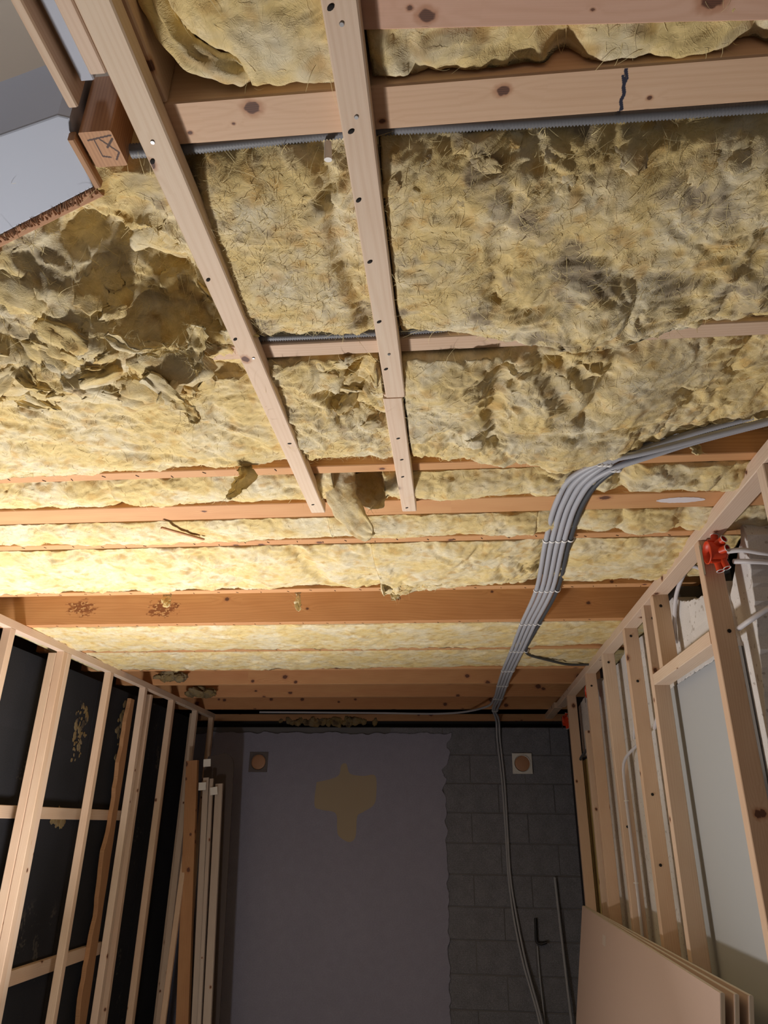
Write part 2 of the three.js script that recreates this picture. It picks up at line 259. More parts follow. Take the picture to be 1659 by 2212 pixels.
// ---------------------------------------------------------------- left timber frame
{
  const X = -2.37, D = .048;
  const f = group('stud_frame', [X, 0, -4.6], 'pale timber stud frame in front of the black boards on the left', 'stud wall', 'partition frames');
  board('top_plate', [X - D, 2.603, -7.19], [X, CEIL - .001, 1.2], 'z', W.stud, f, {});
  board('bottom_plate', [X - D, 0, -7.19], [X, .048, 1.2], 'z', W.stud, f, {});
  const zs = [-3.06, -3.62, -4.19, -4.239, -4.84, -5.44, -6.04, -6.64, -7.12];
  zs.forEach((z, i) => board('stud', [X - D, .0485, z], [X, 2.6025, z + .0475], 'y', i % 2 ? W.stud : W.stud2, f, { bend: (i % 3 - 1) * .003 }));
  board('stud', [X - D - .052, .03, -4.19], [X - D - .002, 2.595, -4.142], 'y', W.stud2, f, {});
  // second frame layer set back behind the far studs
  for (const z of [-5.7, -6.2, -6.75]) board('stud', [X - D - .06, .03, z], [X - D - .012, 2.595, z + .04], 'y', W.stud2, f, {});
  // rails and waney board fixed to the black boards
  const r1 = board('wall_rail', [-2.598, 1.66, -5.72], [-2.562, 1.73, -4.1], 'z', W.stud2, null, {}); tag(r1, 'upper horizontal rail on the black boards behind the left studs', 'rail', 'rails on the black boards');
  const r2 = board('wall_rail', [-2.598, .78, -5.72], [-2.562, .86, -4.1], 'z', W.stud2, null, {}); tag(r2, 'lower horizontal rail on the black boards behind the left studs', 'rail', 'rails on the black boards');
  // waney-edged vertical board
  const sh = new THREE.Shape(); const L = [], R = [];
  for (let y = .02; y <= 2.56; y += .06) { const s = smooth(0, .4, y) * (1 - smooth(2.2, 2.58, y)); L.push(new THREE.Vector2(-.015 - .045 * s - .025 * N3(y * 1.6, 2, 5) - .012 * N3(y * 6, 2, 7), y)); R.push(new THREE.Vector2(.045 + .004 * N3(y * 3, 9, 5), y)); }
  sh.setFromPoints([...R, ...L.reverse()]);
  const g = new THREE.ExtrudeGeometry(sh, { depth: .026, bevelEnabled: true, bevelSize: .003, bevelThickness: .003, bevelSegments: 1 }); const uv = g.attributes.uv; for (let i = 0; i < uv.count; i++) uv.setXY(i, uv.getX(i) / .5, uv.getY(i) / 4);
  g.rotateY(Math.PI / 2); const m = mesh('waney_board', g, W.old); m.position.set(-2.558, 0, -5.54); tag(m, 'wavy-edged brown vertical board behind the left studs', 'board');
  // torn insulation scraps stuck on the black boards
}
// ---------------------------------------------------------------- right timber frame
const RX = .89;
{
  const D = .07, X = RX;
  const f = group('stud_frame', [X, 0, -4.2], 'pale timber stud frame with a door opening on the right', 'stud wall', 'partition frames');
  board('top_plate', [X, 2.602, -6.42], [X + D, CEIL - .001, -.9], 'z', W.stud, f, {});
  board('top_plate', [X - .02, 2.602, -7.19], [X + D - .02, CEIL - .001, -6.45], 'z', W.stud2, f, {});
  board('bottom_plate', [X, 0, -6.42], [X + D, .048, -3.4], 'z', W.stud, f, {});
  const zs = [[-1.3], [-1.93], [-2.526], [-3.352], [-3.77], [-4.37], [-4.972], [-5.19, 2.26], [-5.86]];
  zs.forEach(([z, top], i) => board('stud', [X, .0485, z], [X + D, top || 2.6015, z + .0475], 'y', i % 2 ? W.stud : W.stud2, f, { bend: (i % 3 - 1) * .003 }));
  board('header', [X, 2.236, -3.304], [X + D, 2.284, -2.527], 'z', W.stud, f, {});
  board('stud', [X, 2.2845, -3.185], [X + D, 2.6015, -3.137], 'y', W.stud2, f, {});
  // screw and nail holes seen in the studs
  for (const [x, y, z] of [[.03, 2.55, -3.136], [.035, 2.54, -3.303], [.03, 2.56, -3.721], [.035, 2.33, -3.721], [.035, 1.8, -3.721], [.03, 1.66, -4.32], [.03, 2.55, -4.32], [.05, 2.27, -2.477], [.03, 1.5, -3.721], [.03, 2.52, -4.923]]) { const n = mesh('nail_hole', new THREE.SphereGeometry(.007, 8, 5).scale(1, 1, .15), M.dark, f); n.position.set(x, y, z + .0008 + 4.2); }
}
// ---------------------------------------------------------------- right wall behind the frame
function ragged(name, pts, thick, x, mat, seed, amp = .012) { // sheet in the z-y plane with a broken outline
  const out = []; for (let i = 0; i < pts.length; i++) { const a = pts[i], b = pts[(i + 1) % pts.length], n = Math.max(2, Math.round(Math.hypot(b[0] - a[0], b[1] - a[1]) / .02)); for (let k = 0; k < n; k++) { const t = k / n, z = lerp(a[0], b[0], t), y = lerp(a[1], b[1], t); out.push(new THREE.Vector2(-(z + amp * fbm(z * 25, y * 25, seed)), Math.max(.001, y + amp * fbm(z * 25, y * 25, seed + 9)))); } }
  const s = new THREE.Shape(out); const g = new THREE.ExtrudeGeometry(s, { depth: thick, bevelEnabled: true, bevelSize: .002, bevelThickness: .002, bevelSegments: 1 }); g.rotateY(Math.PI / 2); g.translate(x, 0, 0); return rebase(mesh(name, g, mat));
}
{
  const wr = new THREE.Group(); wr.name = numbered('wall_right'); wr.position.set(1.14, 0, -2); scene.add(wr); struct(wr, 'grey block wall behind the right frame');
  const r = rng(91); let row = 0;
  box('mortar', [1.15, 0, -2.78], [1.258, 2.62, 2.07], M.mortar, wr);
  for (let y = 2.6; y > .1; y -= .255, row++) for (let k = 0; k < 6; k++) { const z1 = -1.0 - k * .51 + (row % 2 ? .25 : 0); if (z1 < -2.5) continue; box('block', [1.12 - r() * .006, y - .246, Math.max(z1 - .5, -2.78)], [1.2, y, z1], blocks[Math.floor(r() * 3)], wr, .008); }
  tag(ragged('foam_sheet', [[-3.0, .002], [-2.9, .002], [-2.8, 1.2], [-2.67, 1.5], [-2.53, 1.86], [-2.44, 2.2], [-2.36, 2.57], [-2.385, 2.63], [-2.42, 2.57], [-2.5, 2.51], [-2.6, 2.42], [-3.0, 2.2]], .09, 1.012, M.eps, 3, .01), 'white foam sheet with a broken corner behind the red junction box', 'foam sheet', 'white foam sheets');
  tag(ragged('foam_sheet', [[-3.42, 2.245], [-2.57, 2.245], [-2.6, 2.48], [-2.86, 2.5], [-3.0, 2.53], [-3.2, 2.6], [-3.42, 2.62]], .1, .995, M.eps, 5, .012), 'white foam piece above the door opening with a slanted torn top', 'foam sheet', 'white foam sheets');
  let i = 0; const lab = ['tall white foam sheet between the door opening and the next stud', 'tall white foam sheet behind the stud with the round knots', 'tall white foam sheet with a grey conduit in front', 'narrow white foam sheet near the red box at the far end', 'white foam sheet above the olive insulation slab'];
  for (const [z0, z1, y0, y1] of [[-3.78, -3.43, .002, 2.58], [-4.38, -3.79, .002, 2.6], [-4.98, -4.39, .002, 2.58], [-5.3, -4.99, .002, 2.6], [-5.98, -5.31, 2.16, 2.57]])
    tag(ragged('foam_sheet', [[z0, y0], [z1, y0], [z1, y1 - .02], [(z0 + z1) / 2, y1], [z0, y1 - .03]], .1, 1.0, M.eps, 7 + i, .006), lab[i++], 'foam sheet', 'white foam sheets');
  tag(ragged('insulation_slab', [[-5.98, .002], [-5.31, .002], [-5.31, 2.14], [-5.98, 2.13]], .08, .995, std(srgb(186, 164, 104), .95), 21, .006), 'olive yellow insulation slab between the two farthest right studs', 'insulation');
  // closed door opening
  const p = struct(box('door_1', [.99, .0, -3.425], [1.003, 2.238, -2.56], M.panel), 'smooth pale board closing the door opening'); 
  struct(box('wall_infill', [1.105, 0, -7.19], [1.255, 2.86, -2.79], M.membrane), 'dark wall behind the foam sheets');
  void p;
  // dark corner with black pipes
  for (const [x, z, r0, l] of [[1.02, -6.62, .028, 'thick black pipe in the dark corner right of the bare blocks'], [1.0, -6.5, .02, 'thinner black pipe next to the last right stud'], [1.05, -6.8, .022, 'black pipe deepest in the right corner']]) { const m = mesh('drain_pipe', new THREE.CylinderGeometry(r0, r0, 2.5, 18), M.darkpipe); m.position.set(x, 1.25, z); tag(m, l, 'pipe', 'black corner pipes'); }
}
// ---------------------------------------------------------------- junction boxes and conduits at the right frame
function stub(g, at, dir, len, r = .0125) { const t = mesh('spout', new THREE.CylinderGeometry(r, r, len, 16, 1, true), M.red, g); const d = V(...dir).normalize(); t.quaternion.setFromUnitVectors(V(0, 1, 0), d); t.position.set(...at).addScaledVector(d, len / 2); t.material = M.redDS; const rim = mesh('rim', new THREE.TorusGeometry(r, .0016, 6, 18), M.clip, g); rim.quaternion.setFromUnitVectors(V(0, 0, 1), d); rim.position.set(...at).addScaledVector(d, len); }
M.redDS = std(srgb(214, 66, 26), .45, { side: THREE.DoubleSide });
function junction(x, y, z, label) {
  const g = group('junction_box', [x, y, z], label, 'junction box', 'red junction boxes');
  const body = mesh('box_body', new THREE.LatheGeometry([[.0001, .062], [.03, .062], [.036, .058], [.038, .05], [.038, .006], [.041, .004], [.041, 0], [.036, 0], [.035, .02], [.0001, .022]].map(a => new THREE.Vector2(...a)), 28), M.redDS, g); body.rotation.z = -Math.PI / 2;
  for (const s of [-1, 1]) { const l = mesh('screw_lug', new THREE.CylinderGeometry(.006, .006, .05, 10), M.red, g); l.rotation.z = Math.PI / 2; l.position.set(.03, s * .038, .012); }
  stub(g, [.03, .03, 0], [.2, 1, 0], .035); stub(g, [.03, .02, .025], [.5, .3, 1], .035); stub(g, [.035, -.005, .03], [.6, 0, 1], .03); stub(g, [.03, -.03, 0], [.1, -1, .1], .04); stub(g, [.045, -.03, .01], [.2, -1, .2], .035);
  const br = mesh('bracket', new THREE.BoxGeometry(.0016, .11, .022), M.steel, g); br.position.set(-.001, -.01, -.048);
  return g;
}
junction(.893, 2.535, -2.425, 'red-orange junction box on the near door stud with two pale conduits');
junction(.9, 2.5, -5.04, 'red box half hidden behind a stud near the middle of the right frame');
junction(.94, 2.5, -6.5, 'small red box at the far end of the right frame in the dark corner');
const tube = (name, pts, r, mat, label, cat, grp, o = {}) => tag(rebase(mesh(name, tubeGeo(pts.map(p => V(...p)), r, o.seg || 60, o.rad || 10, o.rib || 0, o.pitch), mat)), label, cat, grp);
tube('conduit', [[.948, 2.524, -2.385], [.985, 2.516, -2.355], [1.04, 2.497, -2.335], [1.112, 2.476, -2.325]], .009, M.conduitWhite, 'pale conduit plugged into the side of the near red junction box', 'conduit', 'pale conduits at the right frame');
tube('conduit', [[.968, 2.492, -2.4], [1.0, 2.477, -2.36], [1.05, 2.466, -2.34], [1.112, 2.45, -2.33]], .009, M.conduitWhite, 'pale conduit passing just under the near red junction box', 'conduit', 'pale conduits at the right frame');
tube('conduit', [[.968, 2.275, -2.47], [.99, 2.29, -2.4], [1.04, 2.32, -2.36], [1.112, 2.36, -2.34]], .009, M.conduitWhite, 'pale conduit rising to the right from the near door stud', 'conduit', 'pale conduits at the right frame');
tube('conduit', [[.98, 2.56, -2.7], [.975, 2.625, -2.83], [.972, 2.625, -2.93], [.972, 2.57, -3.08], [.975, 2.48, -3.16], [.98, 2.4, -3.2]], .009, M.conduitWhite, 'bent pale conduit under the right top plate above the door header', 'conduit', 'pale conduits at the right frame');
tube('conduit', [[.975, 2.6, -3.52], [.97, 2.5, -3.55], [.972, 2.4, -3.56]], .008, M.conduitWhite, 'short pale conduit stub left of the door opening under the plate', 'conduit', 'pale conduits at the right frame');
tube('conduit', [[.97, 2.62, -3.9], [.97, 2.6, -4.05], [.975, 2.5, -4.12], [.975, 2.3, -4.13], [.975, 2.16, -4.12], [.975, 2.1, -4.16]], .008, M.conduitWhite, 'pale conduit looping down between two middle right studs', 'conduit', 'pale conduits at the right frame');
tube('conduit', [[.955, 2.14, -3.55], [.97, 2.1, -3.7]], .009, M.conduitWhite, 'pale conduit stub pointing left beside the door opening', 'conduit', 'pale conduits at the right frame');
tube('conduit', [[.975, 2.1, -3.83], [.965, 2.06, -4.05], [.93, 1.98, -4.28], [.928, 1.85, -4.31], [.93, 1.5, -4.31], [.93, .9, -4.31], [.93, .1, -4.31]], .008, M.conduitWhite, 'long pale conduit clipped down the face of a right stud', 'conduit', 'pale conduits at the right frame');
tube('conduit', [[.975, 2.2, -5.28], [.96, 2.18, -5.5], [.925, 2.12, -5.66], [.925, 2.115, -5.67]], .01, M.conduitDark, 'short dark conduit stub across the foam above the olive slab', 'conduit');
for (const [x, y, z, l] of [[.93, 1.79, -4.315, 'upper'], [.93, 1.39, -4.315, 'lower']]) { const c = mesh('conduit_clip', new THREE.TorusGeometry(.0105, .003, 6, 16), M.clip); c.rotation.x = Math.PI / 2; c.position.set(x, y, z); tag(c, `${l} white clip on the long conduit down the right stud`, 'clip', 'stud conduit clips'); }

// ---------------------------------------------------------------- conduit bundle under the joists
const path = [[1.02, 2.70, -1.70], [.88, 2.685, -1.75], [.69, 2.665, -1.815], [.57, 2.645, -1.865], [.475, 2.636, -1.925], [.42, 2.636, -2.02], [.398, 2.637, -2.19], [.402, 2.637, -2.53], [.43, 2.637, -3.15], [.412, 2.637, -3.73], [.4, 2.637, -4.375], [.385, 2.637, -4.98], [.38, 2.637, -5.55], [.379, 2.637, -6.16], [.376, 2.636, -6.84]];
const SP = [.013, .013, .014, .017, .022, .0235, .0225, .0225, .0235, .0235, .0225, .0225, .0215, .021, .016];
const names = ['leftmost', 'second from left', 'third from left', 'fourth from left', 'dark rightmost'];
const rowX = {};
for (let i = 0; i < 5; i++) {
  const pts = path.map(([x, y, z], k) => { const a = path[Math.max(0, k - 1)], b = path[Math.min(path.length - 1, k + 1)]; const tx = b[0] - a[0], tz = b[2] - a[2], l = Math.hypot(tx, tz); const o = (i - 1.8) * SP[k]; return [x + (-tz / l) * o, y + (k < 5 ? [.016, .015, .014, .010, .003][k] * ((i * 2) % 5 - 2) : 0) + .0015 * N3(k * 1.7, i, 3), z + (tx / l) * o]; });
  let end = [];
  if (i === 1) end = [[.39, 2.6, -7.0], [.405, 2.56, -7.12], [.406, 2.45, -7.168], [.432, 2.05, -7.178], [.442, 1.65, -7.178], [.447, 1.24, -7.178], [.474, .93, -7.17], [.53, .6, -7.15], [.62, .25, -7.1], [.66, .03, -7.05]];
  if (i === 2) end = [[.415, 2.6, -7.0], [.43, 2.56, -7.12], [.432, 2.45, -7.168], [.455, 2.05, -7.178], [.46, 1.65, -7.178], [.465, 1.24, -7.178], [.5, .93, -7.17], [.555, .6, -7.15], [.64, .25, -7.1], [.68, .03, -7.05]];
  if (i === 0) { pts.length = 14; end = [[.3, 2.632, -6.55], [.1, 2.625, -6.84], [-.13, 2.622, -6.93], [-.7, 2.624, -6.9], [-1.3, 2.626, -6.88], [-1.85, 2.628, -6.87]]; }
  if (i === 4) { pts.length = 11; end = [[.48, 2.638, -4.5], [.62, 2.632, -4.64], [.76, 2.625, -4.74], [.95, 2.64, -4.8]]; }
  const m = tube('conduit', [...pts, ...end], i === 4 ? .0088 : i === 0 ? .0098 : .0104, i === 4 ? M.conduitDark : M.conduit, ['grey conduit, leftmost of the ceiling bundle, ending along the far joist', 'grey conduit, second from left in the ceiling bundle, dropping down the block wall', 'grey conduit, third from left in the bundle, running down the bare blocks', 'grey conduit, fourth from left in the ceiling bundle, ending at the far wall', 'dark grey conduit on the right of the bundle, branching off to the right plate'][i], 'conduit', 'ceiling conduit bundle', { rib: .0009, pitch: .006, rad: 10 });
  if (i < 4 || true) for (let k = 0; k < path.length; k++) (rowX[k] = rowX[k] || [])[i] = pts[k];
}
const clipShape = () => { const g = new THREE.TorusGeometry(.0118, .0022, 6, 14, Math.PI); g.scale(1, 1, 3); g.rotateZ(Math.PI); const f = new THREE.BoxGeometry(.006, .004, .012); f.translate(.013, .004, 0); return mergeGeometries([g.toNonIndexed(), f.toNonIndexed()]); };
const clipG = clipShape();
const jl = { 4: 'joist at the bend', 7: 'first joist after the bend', 8: 'second joist after the bend', 9: 'deep orange joist', 10: 'fourth joist from the bend', 11: 'joist where the insulation stops', 12: 'third joist from the far wall', 13: 'second joist from the far wall', 14: 'joist nearest the far wall' };
for (const k of Object.keys(jl)) for (let i = 0; i < 5; i++) {
  if (!rowX[k][i] || (k == 14 && i === 0)) continue; const p = rowX[k][i]; const c = mesh('conduit_clip', clipG, M.clip); const z = { 4: -1.93, 7: -2.53, 8: -3.15, 9: -3.73, 10: -4.375, 11: -4.98, 12: -5.55, 13: -6.16, 14: -6.84 }[k];
  c.position.set(p[0], p[1], p[2]); c.rotation.y = k == 4 ? -.8 : 0; tag(c, `white clip on the ${names[i]} conduit under the ${jl[k]}`, 'clip', 'ceiling conduit clips');
}
// corrugated conduits lying on top of joist B's lower far edge and beside joist C
tube('corrugated_conduit', [[-.505, 2.664, -.793], [-.42, 2.662, -.792], [-.3, 2.666, -.7915], [-.1, 2.672, -.7915], [.1, 2.664, -.7915], [.5, 2.66, -.7915], [1.2, 2.664, -.792]], .0120, M.conduitMid, 'corrugated grey conduit along the edge of the wide pen-marked joist', 'conduit', 'corrugated conduits', { rib: .0028, pitch: .0052, rad: 12 });
tube('corrugated_conduit', [[-.47, 2.664, -1.288], [-.3, 2.662, -1.289], [-.1, 2.662, -1.288], [.02, 2.666, -1.286], [.1, 2.68, -1.27]], .0115, M.conduitMid, 'short corrugated conduit peeking out beside the pale batten-crossed joist', 'conduit', 'corrugated conduits', { rib: .0028, pitch: .0056, rad: 12 });

{ const cap = mesh('plastic_plug', new THREE.CylinderGeometry(.006, .0065, .03, 14), M.white); cap.position.set(-.178, 2.643, -.803); cap.rotation.x = .3; tag(cap, 'small white plastic plug poking out of the wool behind the pen-marked joist', 'plug'); }
// ---------------------------------------------------------------- leaning boards, far left
function lean(name, mat, [xb, zb], [xt, yt, zt], w, t, label, cat, grp, roll = 0) { // board from its foot on the floor to its top
  const a = V(xb, 0, zb), b = V(xt, yt, zt), d = b.clone().sub(a), L = d.length(); bo++; const m = mesh(name, boardGeo([w, L, t], 'y', mat, (bo * .17) % .5, (bo * .7) % 2), mat);
  const q = new THREE.Quaternion().setFromUnitVectors(V(0, 1, 0), d.clone().normalize()); const q2 = new THREE.Quaternion().setFromAxisAngle(V(0, 1, 0), roll); m.quaternion.copy(q).multiply(q2); m.position.copy(a).addScaledVector(d, .5); m.position.y += t * .3; return tag(m, label, cat, grp);
}
const wmat = woodMat({ base: [196, 182, 170], dark: [168, 150, 138], red: [186, 170, 158], w: 256, h: 1024, mW: .5, mH: 4, seed: 51, knots: randKnots(10, .5, 4, .004, .008) });
lean('leaning_stud', W.old, [-2.1, -6.38], [-2.27, 2.13, -6.35], .1, .048, 'orange brown timber stud leaning upright in the far left corner', 'timber', 'leaning timbers');
lean('leaning_batten', wmat, [-1.985, -6.3], [-2.135, 2.0, -6.36], .05, .022, 'whitish batten with a pale end tag leaning beside the orange stud', 'batten', 'leaning whitish battens');
lean('leaning_batten', wmat, [-1.945, -6.28], [-2.085, 1.99, -6.36], .03, .03, 'narrow whitish batten in the middle of the leaning bundle', 'batten', 'leaning whitish battens');
lean('leaning_batten', wmat, [-1.88, -6.26], [-2.02, 1.95, -6.38], .062, .03, 'broad mottled batten, rightmost of the leaning bundle', 'batten', 'leaning whitish battens');
lean('leaning_stick', W.stud2, [-2.22, -6.2], [-2.25, 1.5, -6.38], .042, .028, 'thin stick leaning left of the orange stud', 'stick');
{
  const s = new THREE.Shape(); s.moveTo(-.13, 0); s.lineTo(.12, 0); s.lineTo(.135, 2.08); s.quadraticCurveTo(.14, 2.2, .05, 2.22); s.lineTo(-.1, 2.2); s.lineTo(-.13, 2.1); s.closePath();
  const g = new THREE.ExtrudeGeometry(s, { depth: .012, bevelEnabled: true, bevelSize: .002, bevelThickness: .002, bevelSegments: 1 }); const m = mesh('leaning_sheet', g, M.grey); m.position.set(-1.98, .005, -6.5); m.rotation.z = .055; m.rotation.x = -.03; m.material = std(srgb(88, 78, 76), .8); tag(m, 'narrow grey sheet with a rounded corner standing behind the leaning battens', 'sheet');
}
for (const [x, y, z, rot, l] of [[-2.13, 2.125, -6.325, .1, 'topmost'], [-2.145, 1.935, -6.31, .08, 'left lower'], [-2.045, 1.9, -6.325, .15, 'right lower']]) { const t = mesh('paper_tag', new THREE.BoxGeometry(.062, .062, .002, 3, 3, 1), M.white); t.position.set(x, y, z); t.rotation.set(-.05, .1, rot); tag(t, `${l} white paper tag on the leaning boards`, 'tag', 'white tags'); }

// ---------------------------------------------------------------- plasterboard stack, right
{
  const lab = ['front plasterboard of the leaning stack with a small paper label', 'second plasterboard in the leaning stack', 'third plasterboard in the leaning stack, next to the studs'];
  for (let i = 0; i < 3; i++) {
    const g = group('plasterboard', [.62 + i * .022, .004, -4.03 + i * .015], lab[i], 'plasterboard', 'leaning plasterboards');
    const H = 1.2, Ln = 2.66, T = .0125;
    const core = mesh('core', boxGeo(T, H, Ln, .003), M.gypsumEdge, g); core.position.y = H / 2;
    const face = mesh('face_paper', boxGeo(.0016, H - .004, Ln - .004, .0004), M.gypsum, g); face.position.set(-T / 2 - .0006, H / 2, 0);
    if (!i) { const lb = mesh('paper_label', boxGeo(.0008, .05, .09, .0002), std(srgb(196, 182, 172), .8), g); lb.position.set(-T / 2 - .0018, 1.1, -.55); }
    g.rotation.z = -.155; g.rotation.y = .012 * i;
  }
}
// white pipes against the far blocks
tube('pipe', [[.85, 1.25, -7.165], [.86, 1.0, -7.16], [.88, .5, -7.13], [.9, .02, -7.1]], .012, M.conduit, 'pale pipe leaning against the bare blocks near the right corner', 'pipe');
tube('wire', [[.66, .72, -7.17], [.665, .5, -7.165], [.69, .02, -7.14]], .006, M.conduit, 'thin grey wire rising against the bare blocks', 'wire');
tube('hook', [[.66, .93, -7.175], [.657, .85, -7.17], [.66, .75, -7.165], [.69, .74, -7.15], [.74, .755, -7.14]], .012, M.darkpipe, 'black hook-shaped bracket on the bare blocks', 'bracket');

// ---------------------------------------------------------------- white boxed header and cut timbers, upper left
{
  const poly = [[-1.3, -.875], [-.695, -.737], [-.585, -.711], [-.572, -.716], [-.588, -.79], [-.596, -.842], [-.815, -.93], [-1.3, -1.12]];
  const s = new THREE.Shape(poly.map(([x, z]) => new THREE.Vector2(x, -z)));
  const g = new THREE.ExtrudeGeometry(s, { depth: .14, bevelEnabled: true, bevelSize: .003, bevelThickness: .003, bevelSegments: 2 }); g.rotateX(-Math.PI / 2); g.translate(0, CEIL, 0);
  const m = rebase(mesh('boxed_header', g, M.header)); tag(m, 'white painted boxed header at the upper left with a splintered brown edge', 'header');
  // rough chipboard edge along the far lower side
  const r = rng(8), parts = []; const a = [-.59, -.848], b = [-1.3, -1.13];
  for (let i = 0; i < 260; i++) { const t = i / 260, x = lerp(a[0], b[0], t), z = lerp(a[1], b[1], t); const c = new THREE.ConeGeometry(.002 + .002 * r(), .008 + .012 * r(), 4); c.rotateZ((r() - .5) * 1.2); c.rotateX(Math.PI / 2 + (r() - .5) * .8); c.translate(x, CEIL - .001 - .004 * r(), z + .004 * (r() - .5)); parts.push(c); }
  const e = mesh('splintered_edge', mergeGeometries(parts), M.chip, m); e.position.copy(m.position).multiplyScalar(-1); e.userData.kind = 'stuff'; e.userData.label = 'brown splintered edge';
  const strip = mesh('edge_strip', boxGeo(.77, .012, .02, .003), M.chip, m); strip.position.set((a[0] + b[0]) / 2, CEIL + .003, (a[1] + b[1]) / 2 - .008).sub(m.position); strip.rotation.y = Math.atan2(-(b[1] - a[1]), b[0] - a[0]);
  const sw = new THREE.Group(); sw.name = numbered('wall_stairwell'); sw.position.set(-1.1, 2.8, .2); scene.add(sw); struct(sw, 'beige stairwell walls rising above the white header');
  for (const [p, q] of [[[-1.66, 2.802, -.8], [-.54, 4.8, -.765]], [[-1.66, 2.905, -.76], [-1.625, 4.8, 1.24]], [[-.56, 2.905, -.76], [-.525, 4.8, 1.24]], [[-1.62, 2.905, 1.205], [-.565, 4.8, 1.24]]]) box('wall_panel', p, q, M.soffit, sw);
  struct(box('ceiling_stairwell', [-1.66, 4.801, -.8], [-.525, 4.85, 1.24], M.whitewall), 'white ceiling of the stairwell');
  const ul = group('unseen_globe_lamp', [UPSTAIRS.pos[0], UPSTAIRS.pos[1] - .09, UPSTAIRS.pos[2]], 'unseen white globe lamp up the stairwell, placed to light its beige walls', 'lamp');
  mesh('globe', new THREE.SphereGeometry(.09, 24, 16), new THREE.MeshStandardMaterial({ color: 0xffffff, emissive: UPSTAIRS.color, emissiveIntensity: 3 }), ul).position.y = .09;
  mesh('ceiling_rose', new THREE.CylinderGeometry(.05, .06, .2, 20), M.white, ul).position.y = .28;
  const pl = new THREE.PointLight(UPSTAIRS.color, UPSTAIRS.power); pl.castShadow = true; pl.shadow.radius = 4.5; pl.position.set(...UPSTAIRS.pos); pl.name = 'unseen_globe_light'; scene.add(pl);
  tag(board('trim_board', [-.564, CEIL, -.7], [-.548, CEIL + .12, .3], 'z', W.stud2, null, {}), 'thin pale trim board at the far upper left, ending at the white header', 'trim');
  const tb = board('torn_board', [-.516, CEIL + .02, -.665], [-.49, CEIL + .04, .3], 'z', W.stud, null, {}); tag(tb, 'torn pale board strip between the thin trim and the left batten', 'board');
  box('grey_strip', [-.54, CEIL + .03, -.68], [-.518, CEIL + .05, .2], M.header, tb);  // pale grey strip between the thin trim and the torn board
  // stub of a cut timber with scribbles
  const blkMat = woodMat({ w: 256, h: 256, mW: .25, mH: .25, base: [206, 156, 112], dark: [150, 96, 60], red: [190, 138, 98], rings: 160, seed: 61, marks: (s, t, c) => { const L = [[.01, .05, .05, .056], [.02, .05, .02, .02], [.02, .02, .032, .017], [.03, .05, .05, .025], [.05, .025, .04, .012], [.035, .035, .05, .05]]; for (const [x0, y0, x1, y1] of L) { const dx = x1 - x0, dy = y1 - y0, q = clamp(((s - x0) * dx + (t - y0) * dy) / (dx * dx + dy * dy)); if (Math.hypot(s - x0 - dx * q, t - y0 - dy * q) < .0014) { c[0] = 70; c[1] = 42; c[2] = 30; } } } });
  const blk = board('timber_stub', [-.565, 2.64, -.80], [-.511, CEIL + .12, -.735], 'y', blkMat, null, { u: 0, v: 0 }); tag(blk, 'sawn timber stub with dark pen scribbles beside the white header', 'timber');
  const bk = board('timber_sliver', [-.581, 2.628, -.83], [-.569, 2.647, -.738], 'z', W.old, null, {}); tag(bk, 'dark brown sliver of wood along the scribbled stub', 'timber');
}
// white paint stroke on joist E, white scrap by the nail plate
{
  const s = new THREE.Shape(); const n = 40; const pts = []; for (let i = 0; i <= n; i++) { const t = i / n; pts.push(new THREE.Vector2(lerp(.69, .845, t), CEIL + .0 + .022 * Math.sqrt(Math.sin(Math.PI * clamp(t, .02, .98))) + .002 * N3(t * 9, 1, 1))); } for (let i = n; i >= 0; i--) { const t = i / n; pts.push(new THREE.Vector2(lerp(.69, .845, t), CEIL - .0 - .022 * Math.sqrt(Math.sin(Math.PI * clamp(t, .02, .98))) + .002 * N3(t * 9, 5, 1))); }
  s.setFromPoints(pts); const g = new THREE.ExtrudeGeometry(s, { depth: .0012, bevelEnabled: false }); g.rotateX(Math.PI / 2); g.translate(-jn.E.position.x, CEIL - .0002 - jn.E.position.y, -CEIL - 2.225 + CEIL * 2 - jn.E.position.z - CEIL);
  g.translate(0, 0, 0); const m = mesh('paint_stroke', g, M.wpaint, jn.E); m.userData.label = 'white paint stroke'; m.position.z = -CEIL;
}
